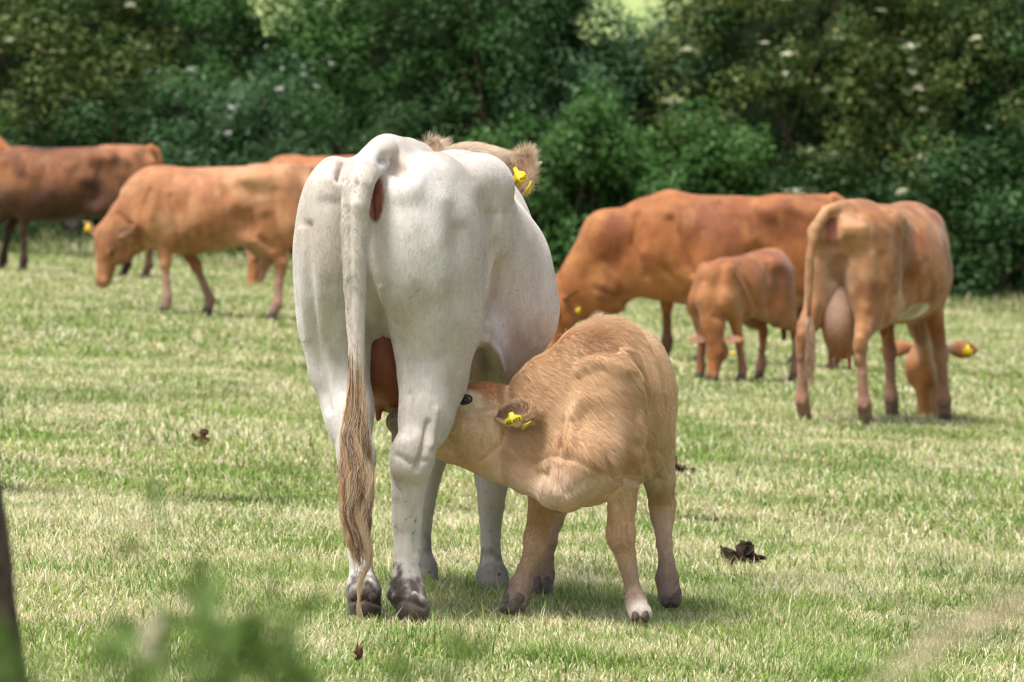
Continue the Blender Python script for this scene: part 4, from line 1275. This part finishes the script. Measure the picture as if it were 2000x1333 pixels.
    if HAIR:
        nk = L(1000, 790, 15.25)
        def flow(P, n):
            d = np.tile(np.array([-.45, 0, -.85]), (len(P), 1))
            # over the shoulder and neck: from the head back towards the withers and down
            w = np.clip((.30 - np.abs(P[:, 0] - .76)) / .2, 0, 1) * (P[:, 2] > .33)
            side = (R @ np.array([1, 0, -.75]))
            d = d * (1 - w[:, None]) + side * w[:, None]
            low = sstep(.40, .28, P[:, 2])[:, None]
            d = d * (1 - low) + np.array([0, 0, -1.]) * low
            return d
        def ln(P, n):
            h = (P - A.hO) @ A.hM / A.hS
            l = .017 + .016 * sstep(.35, .6, P[:, 0]) * sstep(.35, .5, P[:, 2])
            l = np.where((h[:, 0] > .05) & (h[:, 0] < .6) & (np.abs(h[:, 1]) < .2), .009, l)
            l = np.where(P[:, 2] < .3, .010, l)
            return l
        grow_coat('coat', A.V, A.Q, A.N, A.col, 210000, ln, flow, A.root, None, .16, .00055, 8, .17, .12, .5)
        mk = A.rim * .9
        mk[:A.nbody] = np.exp(-(((A.V[:A.nbody] - L(1180, 660, 15.35)) / np.array([.2, .05, .04])) ** 2).sum(1)) + .8 * np.exp(-(((A.V[:A.nbody] - L(1165, 640, 16.06)) / .03) ** 2).sum(1))
        grow_coat('fringe', A.V, A.Q, A.N, A.col * .9, 7000, .028, lambda P, n: n * .3 + R @ np.array([.5, 0, -.3]), A.root, mk, .6, .0005, 5, .5, .15)
    return A
CALF = build_calf()
# ---- the grazing herd behind
def grazer(name, X, Y, heading, label, hind, fore, poll, nose, up, pal, S=1.0, hs=1.0, T=None, h=.014, group=None, crest=0.0, cat='cow', neck=None, tail=None, udder=None, ears=True, horns=True, tagc=None, dewlap=1.0, thick=1.0, ear_out=(-.03, .20, -.02), ear_face=(.3, .2, .9), legm=1.0, sc=None, nrad=1.0):
    """local frame: x forward from the pin bones, y left, z up; hind/fore: (x, y) of the left then the right foot"""
    A = Animal(name, X, Y, heading, label, cat, group)
    b = A.b
    T = np.array(T if T is not None else [(-.02, 0, .07, 1.31, 1.16, 2.2, .5), (.06, 0, .14, 1.37, 1.0, 2.2, .5), (.2, 0, .20, 1.395, .90, 2.2, .5), (.4, 0, .235, 1.40, .80, 2.1, .5),
         (.55, 0, .27, 1.395, .70, 2.0, .5), (.75, 0, .34, 1.385, .64, 2.0, .45), (.95, 0, .385, 1.38, .60, 2.0, .43), (1.15, 0, .37, 1.38, .59, 2.0, .45), (1.35, 0, .29, 1.40, .61, 2.0, .48),
         (1.5, 0, .225, 1.38, .67, 2.1, .5), (1.62, 0, .17, 1.30, .74, 2.2, .5), (1.72, 0, .11, 1.18, .82, 2.2, .5)], float)
    T[:, :5] *= S
    b.loft(T, .05)
    b.cone((.05*S, 0, 1.345*S), (.5*S, 0, 1.345*S), .045*S, .045*S, .08*S)
    for s in (1, -1):
        b.ell((.50*S, .205*s*S, 1.28*S), (.12*S, .07*S, .055*S), .12*S)
        b.ell((.02*S, .115*s*S, 1.20*S), (.07*S, .05*S, .05*S), .06*S)
        b.cone((.05*S, .12*s*S, 1.20*S), (.42*S, .17*s*S, 1.24*S), .06*S, .07*S, .14*S)
        f = hind[0 if s > 0 else 1]; g = A.G(*f)
        f = np.array([f[0], f[1], g])
        hip = np.array([.24*S, .14*s*S, 1.05*S]); stf = np.array([.50*S, .19*s*S, .76*S])
        hock = np.array([f[0] - .06*S, f[1]*.8 + .13*s*S*.2, .50*S + g])
        fet = f + np.array([-.03*S, 0, .135*S])
        hind_leg(b, hip, stf, hock, fet, f, S*legm, thick=thick)
        b.ell((.62*S, .17*s*S, .74*S), (.12*S, .07*S, .07*S), .10*S)
        f = fore[0 if s > 0 else 1]; g = A.G(*f)
        f = np.array([f[0], f[1], g])
        b.ell((1.38*S, .175*s*S, 1.06*S), (.14*S, .08*S, .27*S), .07*S, (0, -12, 0))
        b.ell((1.45*S, .175*s*S, .88*S), (.12*S, .08*S, .13*S), .06*S)
        el = np.array([1.30*S*.75 + f[0]*.25, .165*s*S, .74*S]); kn = np.array([f[0]*.72 + .28*(1.34*S), f[1]*.85 + .15*s*.165*S, .43*S + g])
        fet = f + np.array([-.01*S, 0, .13*S])
        fore_leg(b, (1.42*S, .17*s*S, .92*S), el, kn, fet, f, S*legm)
    for s in (1, -1):   # hollows of the flank, behind the shoulder and in front of it
        b.ell((.70*S, .44*s*S, 1.20*S), (.13*S, .12*S, .11*S), .10*S, None, '-')
        b.ell((1.17*S, .47*s*S, .98*S), (.07*S, .13*S, .26*S), .10*S, (0, -15, 0), '-')
        b.ell((1.60*S, .32*s*S, 1.05*S), (.05*S, .11*S, .25*S), .07*S, (0, -15, 0), '-')
        b.ell((.60*S, .36*s*S, .86*S), (.07*S, .12*S, .14*S), .08*S, (0, 25, 0), '-')
    poll = np.array(poll, float)
    nk = neck or []
    p0 = np.array([1.42*S, 0, 1.12*S]); p1 = np.array([1.5*S, 0, .90*S])
    fw = np.array(nose, float); fw /= np.linalg.norm(fw); upv = np.array(up, float)
    pb = poll - fw * .02 * S - np.array([0, 0, .02*S])
    m0 = (p0 + pb) / 2 + np.array([0, 0, .06*S + crest]); m1 = (p1 + pb) / 2 + np.array([0, 0, -.06*S])
    n_ = nrad
    b.chain([(*p0, .215*S), (*m0, .165*S*n_), (*pb, .105*S)], .06*S, (1, .72, 1))
    b.chain([(*p1, .20*S), (*m1, .14*S*n_), (*(pb + fw*.07*S - np.array([0, 0, .04*S])), .085*S)], .08*S, (1, .62, 1))
    if dewlap:
        q0 = np.array([1.60*S, 0, .70*S]); q1 = (q0 + poll) / 2 + np.array([.02, 0, -.20*S])
        b.chain([(*q0, .06*S), (*((q0+q1)/2 + np.array([0, 0, -.05*S*dewlap])), .045*S), (*q1, .035*S), (*A_throat(poll, fw, upv, S), .05*S)], .06*S, (1, .6, 1))
        b.ell(q0 + np.array([.0, 0, -.02*S]), (.12*S, .06*S, .08*S), .06*S)
    A.head(poll, fw, upv, S * hs)
    # tail
    tl = tail or [(.0, 0, 1.38, .045), (-.07, 0, 1.34, .038), (-.10, 0, 1.24, .030), (-.09, 0, 1.0, .024), (-.08, 0, .8, .018), (-.08, 0, .6, .012)]
    b.chain([(q[0]*S, q[1]*S, q[2]*S, q[3]*S) for q in tl], .01)
    if ears:
        for s in (1, -1):
            A.ear_h(s, ear_out, ear_face, .105)
    A.sc = sc or []
    A.finish(h, pal, M_FARCOAT, 2)
    for q in (*hind, *fore):
        A.hoof((q[0] + .02*S, q[1], A.G(*q) - .005), 0, .95 * S * legm)
    if horns:
        for s in (1, -1):
            A.horn(A.H(.03, .09*s, .02), A.H(.02, .17*s, .03), A.H(.06, .20*s, .08), .022*S)
    A.eyes()
    # switch of the tail: strands hanging from its end
    e = np.array(tl[-2][:3]) * S
    rs = np.random.RandomState(len(label))
    n = 500; m = 7
    ts = np.linspace(0, 1, m)
    lk = rs.randint(0, 12, n); a = rs.rand(12)[lk] * 6.28; r = rs.rand(12)[lk]
    Lh = .42 * S * (.6 + .5 * rs.rand(n))
    P = np.zeros((n, m, 3))
    for j, t in enumerate(ts):
        w = .035 * S * math.sin(min(1, t * 1.6) * math.pi / 2) * (1 - .35 * t)
        P[:, j, 0] = e[0] + np.cos(a) * w * (.3 + r) + rs.randn(n) * .004
        P[:, j, 1] = e[1] + np.sin(a) * w * (.3 + r) + rs.randn(n) * .004
        P[:, j, 2] = e[2] + .05 - Lh * t
    tc = pal(np.array([[-.08*S, 0, .9*S]]), None)[0]
    hair_curves('tail_switch', P, M_HAIR, A.root, np.clip(tc * (.7 + .5 * rs.rand(n, 1)), 0, 1), .0022, .0008)
    if udder:
        c, r = udder
        A.udder([(c, r), (np.array(c) + np.array([.10, 0, .04]), np.array(r) * .8)],
                [((c[0] - .05, c[1] + .06 * s, c[2] - r[2] * .8), (c[0] - .05, c[1] + .065 * s, c[2] - r[2] - .05), .017) for s in (1, -1)] +
                [((c[0] + .07, c[1] + .06 * s, c[2] - r[2] * .75), (c[0] + .07, c[1] + .065 * s, c[2] - r[2] - .04), .016) for s in (1, -1)],
                lambda V: mix(np.array([.50, .31, .22]), np.array([.31, .125, .07]), sstep(.05, -.22, V[:, 2] - c[2])))
    return A
def A_throat(poll, fw, up, S):
    fw = np.array(fw, float); fw /= np.linalg.norm(fw)
    up = np.array(up, float); up = up - fw * (up @ fw); up /= np.linalg.norm(up)
    return np.array(poll) + fw * .12 * S - up * .17 * S

def pal(base, light, dark, legs, belly=None, seed=0, S=1.0, head=None, pollx=None, rump=None, darkz=None, extra=None):
    base, light, dark, legs = (np.array(c, float) * np.array([.88, .82, .78]) for c in (base, light, dark, legs))
    def f(V, N):
        c = base * np.ones((len(V), 1))
        c = mix(c, light, sstep(.42, .68, fbm(V, 2.4, seed)) * .8)
        c = mix(c, dark, sstep(.46, .70, fbm(V, 3.3, seed + 5)) * .75)
        c = mix(c, light, sstep(.52, .68, fbm(V * np.array([1.4, 1.4, .6]), 10, seed + 7)) * .35)
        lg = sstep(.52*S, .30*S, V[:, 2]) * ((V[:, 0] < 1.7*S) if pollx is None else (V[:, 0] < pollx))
        c = mix(c, legs, lg * .85)
        ft = sstep(.13*S, .05*S, V[:, 2] + (fbm(V, 12, 2) - .5) * .08) * (V[:, 0] < 1.7*S)
        c = mix(c, np.array([.10, .075, .06]), ft * .6)
        if belly is not None:
            q = (V - np.array([.72*S, 0, .62*S])) / np.array([.22*S, .4*S, .10*S])
            c = mix(c, np.array(belly), np.exp(-(q ** 2).sum(1)) * .9)
        if rump is not None:
            c = mix(c, np.array(rump[0]), sstep(rump[1], rump[2], V[:, 0]) * rump[3])
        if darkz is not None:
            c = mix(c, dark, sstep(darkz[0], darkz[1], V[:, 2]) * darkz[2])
        if extra is not None:
            c = extra(V, c)
        return np.clip(c, 0, 1)
    return f

def build_herd():
    herd = 'brown cattle grazing behind the white cow'
    # light brown cow, left
    def faceL(V, c):
        q = (V - np.array([2.0, .1, .12])) / np.array([.14, .2, .15])
        return mix(c, np.array([.06, .03, .02]), np.exp(-(q ** 2).sum(1)) * .8)
    A = grazer('cow', -1.82, 45.55, 181, 'light brown cow walking with lowered head, yellow tag on its outstretched ear', [(.33, .17), (-.12, -.15)], [(1.30, .16), (.93, -.16)],
           (1.86, .03, .78), (.16, .10, -.97), (.70, .70, .15), pal((.42, .19, .083), (.59, .34, .18), (.27, .12, .055), (.38, .25, .20), (.50, .36, .22), 3, extra=faceL, pollx=1.7), group=herd, h=.014,
           udder=((.36, 0, .64), (.16, .12, .13)), horns=False, ear_out=(-.12, .27, .0), ear_face=(.3, 0, 1), nrad=.95, crest=-.06,
           sc=[([(292, 372), (272, 425), (278, 480), (300, 545)], 5, -.022), ([(308, 370), (292, 430), (300, 500)], 8, .014), ([(332, 385), (346, 450), (350, 505)], 6, -.022), ([(346, 480), (372, 506)], 5, -.018),
               ([(513, 396), (516, 410)], 11, .030), ([(488, 415), (498, 462), (530, 484)], 7, -.028), ([(536, 372), (541, 440), (556, 500)], 7, -.016), ([(468, 352), (480, 352)], 10, .014), ([(440, 352), (452, 372)], 12, -.016),
               ([(372, 360), (380, 430)], 7, -.006), ([(395, 355), (404, 440)], 7, .006), ([(418, 352), (428, 440)], 6, -.005), ([(232, 420), (262, 450), (300, 470)], 6, -.012), ([(240, 465), (275, 480)], 5, .008)])
    c = A.H(.02, .20, .0)
    A.tagp(A.L(172, 445, 45.2), A.R.T @ np.array([1, .05, 0]), A.R.T @ np.array([0, 0, -1.]), .065, .075)
    # dark brown cow, far left
    grazer('cow', -4.22, 58.8, 180, 'dark brown cow cut off by the left edge of the picture', [(.05, .17), (.32, -.16)], [(1.48, .17), (1.75, -.16)],
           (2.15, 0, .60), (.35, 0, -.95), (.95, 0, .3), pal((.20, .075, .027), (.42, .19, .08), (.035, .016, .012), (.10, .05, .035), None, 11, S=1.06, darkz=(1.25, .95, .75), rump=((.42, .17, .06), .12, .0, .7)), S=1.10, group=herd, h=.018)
    # cow whose back and head show behind the light brown one
    grazer('cow', -1.02, 59.5, 180, 'orange-brown cow mostly hidden, only its back and lowered head showing beside the white cow', [(.0, .17), (.3, -.16)], [(1.45, .17), (1.2, -.16)],
           (2.0, 0, .60), (.25, .1, -.95), (.95, .1, .3), pal((.40, .16, .06), (.52, .26, .11), (.26, .10, .045), (.42, .24, .17), None, 19, S=1.17), S=1.17, group=herd, h=.018)
    # farthest cow at the left edge
    grazer('cow', -8.75, 69.0, 0, 'farthest cow, its orange shoulder and dark muzzle showing over and under the dark brown cow', [(.0, .17), (.3, -.16)], [(1.45, .17), (1.1, -.16)],
           (2.68, 0, .72), (.30, -.1, -.95), (.95, 0, .3), pal((.46, .17, .06), (.60, .30, .13), (.20, .09, .05), (.06, .045, .035), None, 23, S=1.10, extra=lambda V, c: mix(c, np.array([.05, .04, .035]), sstep(1.95, 2.15, V[:, 0]))), S=1.10, group=herd, h=.02)
    # big orange cow on the right, facing left
    A = grazer('cow', 2.62, 41.0, 180, 'large orange-brown cow grazing side-on behind the small brown calf', [(.0, .17), (.30, -.16)], [(1.08, .17), (1.36, -.16)],
           (2.24, .03, .58), (.30, .12, -.95), (.95, .1, .3), pal((.34, .125, .036), (.47, .21, .075), (.20, .065, .025), (.13, .065, .04), None, 31), S=1.0, group=herd, h=.014,
           T=[(-.02, 0, .07, 1.31, 1.16, 2.2, .5), (.06, 0, .14, 1.37, 1.0, 2.2, .5), (.2, 0, .20, 1.39, .90, 2.2, .5), (.4, 0, .235, 1.39, .80, 2.1, .5),
         (.55, 0, .27, 1.39, .66, 2.0, .5), (.75, 0, .34, 1.395, .56, 2.0, .45), (.95, 0, .385, 1.40, .50, 2.0, .43), (1.15, 0, .37, 1.41, .50, 2.0, .45), (1.35, 0, .29, 1.45, .53, 2.0, .48),
         (1.5, 0, .235, 1.40, .55, 2.1, .5), (1.65, 0, .19, 1.34, .60, 2.2, .5), (1.78, 0, .12, 1.22, .68, 2.2, .5)],
           udder=((.36, 0, .62), (.18, .13, .15)), dewlap=1.6, horns=False, ear_out=(-.10, .16, -.08), ear_face=(.2, .6, -.6), nrad=1.35, crest=.15,
           sc=[([(1245, 420), (1236, 480), (1262, 540)], 7, -.020), ([(1268, 440), (1262, 490)], 16, .018), ([(1310, 430), (1330, 480), (1352, 535)], 8, -.030), ([(1290, 520), (1330, 560)], 7, -.016),
               ([(1165, 565), (1200, 580), (1240, 575)], 6, -.014), ([(1180, 520), (1220, 560)], 8, .008), ([(1255, 395), (1300, 400)], 10, -.010), ([(1375, 420), (1400, 480)], 12, -.006), ([(1420, 410), (1450, 480)], 12, .006),
               ([(1500, 400), (1560, 430)], 14, -.014), ([(1215, 603), (1240, 610), (1262, 605)], 5, .020), ([(1272, 612), (1290, 618)], 5, .018)])
    A.tagp(A.L(1130, 606, 40.55), A.R.T @ np.array([.8, .2, -.5]), A.R.T @ np.array([-.5, 0, -.8]), .04, .05)
    # small brown calf
    K = .665
    A = grazer('calf', 2.0, 37.55, 236, 'small reddish-brown calf grazing with both ears out sideways', [(.0, .12), (.12, -.10)], [(.72, .11), (.93, -.12)],
           (1.02, .06, .33), (.28, .02, -.95), (.95, 0, .35), pal((.33, .125, .040), (.45, .21, .085), (.22, .07, .03), (.33, .17, .12), (.42, .27, .18), 41, S=K, pollx=.95), S=K, group='calves at pasture', cat='calf', h=.011,
           T=[(-.02, 0, .09, 1.38, 1.10, 2.2, .5), (.06, 0, .17, 1.44, .95, 2.2, .5), (.2, 0, .22, 1.47, .84, 2.2, .5), (.4, 0, .25, 1.45, .76, 2.1, .5), (.7, 0, .29, 1.40, .70, 2.1, .48), (1.0, 0, .29, 1.37, .68, 2.1, .48),
              (1.25, 0, .24, 1.36, .72, 2.1, .5), (1.42, 0, .17, 1.28, .78, 2.1, .5), (1.52, 0, .10, 1.15, .86, 2.1, .5)],
           dewlap=0, horns=False, ear_out=(.0, .27, .02), ear_face=(-.3, 0, 1), legm=1.12,
           sc=[([(1428, 522), (1450, 560), (1468, 600), (1464, 630)], 4, .014), ([(1440, 525), (1462, 565), (1478, 600)], 5, -.014), ([(1500, 520), (1496, 580), (1504, 620)], 6, -.012), ([(1400, 560), (1410, 620)], 10, -.008), ([(1372, 560), (1385, 640)], 6, .006), ([(1395, 620), (1430, 625)], 5, -.010)])
    A.tagp(A.L(1432, 690, 36.5), A.R.T @ np.array([1, .05, -.3]), A.R.T @ np.array([-.3, 0, -1.]), .05, .03)
    # cow seen from behind on the right
    def RRx(V, c):
        q = (V - np.array([.80, -.30, .62])) / np.array([.16, .2, .09])
        c = mix(c, np.array([.74, .68, .60]), sstep(1.15, .75, (q ** 2).sum(1)))
        q = (V - np.array([-.02, .02, 1.14])) / np.array([.05, .045, .12])
        c = mix(c, np.array([.30, .09, .06]), sstep(1.2, .7, (q ** 2).sum(1)))
        q = (V - np.array([.10, 0, .85])) / np.array([.3, .10, .2])
        c = mix(c, np.array([.62, .48, .36]), np.exp(-(q ** 2).sum(1)) * .7)
        c = mix(c, np.array([.22, .085, .03]), .6 * sstep(.52, .66, fbm(V, 6, 91)) * sstep(.5, .7, V[:, 2]) * (V[:, 0] < 1.2))
        q = (V - np.array([2.0, .0, .2])) / np.array([.3, .03, .3])
        return mix(c, np.array([.7, .65, .6]), np.exp(-(q ** 2).sum(1)) * .6)
    A = grazer('cow', 1.97, 30.55, 66, 'brown cow seen from behind with a full udder, tagged ear sticking out beside its foreleg', [(-.02, .20), (.05, -.17)], [(1.45, .16), (1.52, -.17)],
           (2.10, .13, .42), (.10, .0, -.99), (.99, 0, .1), pal((.38, .17, .06), (.60, .37, .21), (.24, .085, .03), (.38, .22, .16), None, 52, extra=RRx), group=herd, h=.011,
           tail=[(.02, 0, 1.35, .048), (-.06, .04, 1.335, .042), (-.11, .10, 1.24, .034), (-.13, .13, 1.05, .028), (-.11, .14, .8, .022), (-.10, .15, .65, .016), (-.10, .17, .55, .010)],
           udder=((.22, .04, .62), (.19, .125, .25)), ear_out=(.02, .20, .0), ear_face=(.2, 0, 1), nrad=1.0, S=.955, hs=1.22, thick=1.08,
           sc=[([(1748, 540), (1742, 600), (1726, 655)], 7, -.030), ([(1700, 500), (1692, 600)], 12, .012), ([(1722, 500), (1716, 600)], 8, -.010), ([(1655, 468), (1692, 468)], 7, -.012), ([(1652, 446), (1688, 444)], 7, .010),
               ([(1762, 530), (1772, 560)], 12, -.025), ([(1745, 425), (1768, 470), (1764, 520)], 7, .010), ([(1784, 430), (1792, 500)], 8, -.012), ([(1806, 440), (1822, 520), (1826, 600)], 7, .007), ([(1822, 440), (1838, 520), (1842, 600)], 6, -.006),
               ([(1790, 640), (1800, 690)], 5, -.012), ([(1675, 690), (1700, 700)], 5, -.010), ([(1660, 405), (1676, 420)], 8, -.012)])
    b_ = A.H(.0, -.22, .0)
    A.tagp(A.L(1890, 684, 32.35), A.R.T @ np.array([1, 0, 0]), A.R.T @ np.array([0, 0, -1.]), .065, .07)
    A.tagp(A.L(1741, 682, 32.45), A.R.T @ np.array([1, 0, 0]), A.R.T @ np.array([0, 0, -1.]), .05, .06)
build_herd()
# ------------------------------------------------------------------ out-of-focus foreground: post, barbed wire, weeds
def build_fore():
    d = 7.4
    b0 = W(-14, 1290, d); t0 = W(-100, 680, d)
    top = b0 + (t0 - b0) * 1.0
    bot = b0 + (b0 - t0) * ((b0[2] - (ground(b0[0], d) - .15)) / (t0[2] - b0[2]))
    pts = [bot + (top - bot) * t for t in np.linspace(0, 1, 40)]
    rs = np.random.RandomState(2)
    V, F = tube(pts, [.046 + .003 * rs.rand() for _ in pts], 18)
    V = V + (np.stack([vnoise(V * np.array([1, 1, .15]), 40, k) for k in (1, 2, 3)], 1) - .5) * .014
    V -= bot
    post = mesh_obj('fence_post', V, F, plain_mat('weathered_wood', (.075, .055, .042), .9, .2, .9, 30, .6), None, loc=bot)
    tag(post, 'dark weathered wooden fence post leaning at the left edge', 'fence post')
    # weeds
    def weed(px, pyt, d, label, n_st, spread, seed, green=((.10, .20, .04), (.22, .34, .08)), leafn=26, size=.034, cat='weed', name='weed'):
        rs = np.random.RandomState(seed)
        d = d * .80
        base = W(px, pyt, d); gz = ground(base[0], d); base_z = gz
        leafn = int(leafn * 6); spread = spread * .9
        px, pyt = px, pyt
        root = empty(name, (base[0], d, gz)); tag(root, label, cat, 'weeds growing in front of the camera')
        Ht = base[2] - gz
        LV, LT, LC, off = [], [], [], 0
        for i in range(n_st):
            H = Ht * (1 - .28 * rs.rand() * (i > 0))
            tip = np.array([rs.randn() * spread, rs.randn() * spread * .6, H])
            mid = np.array([tip[0] * .25, tip[1] * .25, H * .6])
            t = np.linspace(0, 1, 9)[:, None]
            pts = 2*t*(1-t) * mid + t*t * tip
            V, F = tube(pts, np.linspace(.004, .0012, 9), 6)
            mesh_obj('stem', V, F, M_STEM, root)
            tt = .45 + .55 * rs.rand(leafn)
            P = np.stack([np.interp(tt, t[:, 0], pts[:, k]) for k in range(3)], 1) + rs.randn(leafn, 3) * .006
            D = rs.randn(leafn, 3) + np.array([0, 0, .6]); D /= np.linalg.norm(D, axis=1, keepdims=True)
            v, tr = leaves(P, D, size * (.5 + rs.rand(leafn)), rs, .30, -.1)
            LV.append(v); LT.append(tr + off); off += len(v)
            LC.append(mix(green[0], green[1], rs.rand(leafn)))
        mesh_obj('foliage', np.concatenate(LV), np.concatenate(LT), M_LEAF, root, col=np.repeat(np.concatenate(LC), 4, 0), smooth=False)
        return root, Ht
    G2 = ((.07, .13, .025), (.15, .24, .05))
    weed(470, 1160, 4.6, 'tall leafy weed blurred in the lower left foreground, nearest to the white hind hoof', 8, .035, 1, G2, 30)
    weed(300, 1040, 4.9, 'tallest thin weed in the foreground, left of the other blurred stems', 3, .03, 2, G2, 16)
    weed(560, 1215, 4.4, 'short bushy weed at the bottom of the picture below the tail', 8, .05, 3, G2, 26)
    weed(390, 1200, 4.3, 'dense low weed beside the cream seed head', 7, .045, 4, G2, 30)
    weed(900, 1275, 4.6, 'single low weed tip below the space between the hind legs and the calf', 2, .015, 5, G2, 10)
    weed(110, 1262, 4.2, 'bushy weed covering the foot of the fence post', 9, .06, 6, G2, 30)
    weed(-20, 1245, 4.3, 'weed at the bottom left corner in front of the post', 7, .05, 7, G2, 26)
    weed(210, 1275, 4.1, 'low weed between the post and the cream seed head', 7, .05, 8, G2, 26)
    weed(660, 1275, 4.3, 'low weed at the bottom edge beneath the hind hooves', 5, .035, 9, G2, 20)
    # cream seed head
    d = 3.5
    tp = W(304, 1262, d); gz = ground(tp[0], d)
    root = empty('grass_flower', (tp[0], d, gz)); tag(root, 'fluffy cream seed head blurred at the lower left', 'seed head', 'flowering grasses in the foreground')
    V, F = tube([np.zeros(3), np.array([.01, 0, (tp[2] - gz) * .6]), np.array([0, 0, tp[2] - gz])], [.002, .0018, .0012], 6)
    mesh_obj('stem', V, F, M_STEM, root)
    rs = np.random.RandomState(5); n = 420
    q = rs.randn(n, 3); q /= np.linalg.norm(q, axis=1, keepdims=True)
    P = np.array([0, 0, tp[2] - gz]) + q * np.array([.009, .009, .019]) * rs.rand(n, 1) ** .4
    v, t = leaves(P, q, np.full(n, .007), rs, .5, -.2)
    mesh_obj('seed_head', v, t, M_LEAF, root, col=np.tile(np.array([.74, .66, .50]), (len(v), 1)), smooth=False)
    # drooping pale grass plume, bottom right
    d = 3.3
    a, e = W(1690, 1350, d), W(2040, 1165, d + .1)
    gz = ground(a[0], d)
    root = empty('grass_plume', (a[0] - .08, d, gz)); tag(root, 'pale tan grass plume arching across the lower right corner', 'seed head', 'flowering grasses in the foreground')
    o = np.array([a[0] - .08, d, gz])
    t = np.linspace(0, 1, 24)[:, None]
    m0 = a - o + np.array([-.05, 0, -.05])
    pts = np.concatenate([np.array([[0, 0, 0], [0.005, 0, .2], [.01, 0, .45]]), (a - o) * (1 - t) + (e - o) * t + np.array([0, 0, .008]) * np.sin(t * math.pi)])
    V, F = tube(pts, np.linspace(.0014, .0004, len(pts)), 6)
    mesh_obj('stem', V, F, M_STRAW, root)
    n = 170; rs = np.random.RandomState(6); tt = rs.rand(n) ** .9
    ax = (e - a) / np.linalg.norm(e - a)
    P = (a - o) + (e - a) * tt[:, None] + np.array([0, 0, .008]) * np.sin(tt * math.pi)[:, None]
    P += rs.randn(n, 3) * .0045 * (1.4 - tt)[:, None]
    D = rs.randn(n, 3)
    D -= ax * (D @ ax)[:, None] * .8; D /= np.linalg.norm(D, axis=1, keepdims=True)
    v, tr = leaves(P, D, .007 + .006 * rs.rand(n), rs, .3, 0)
    mesh_obj('plume', v, tr, M_LEAF, root, col=np.tile(np.array([.62, .50, .36]), (len(v), 1)), smooth=False)
M_STEM = plain_mat('green_stem', (.14, .22, .06), .6, .3, 0, 20, .3)
M_STRAW = plain_mat('straw_stem', (.50, .40, .26), .6, .3, 0, 20, .3)
build_fore()
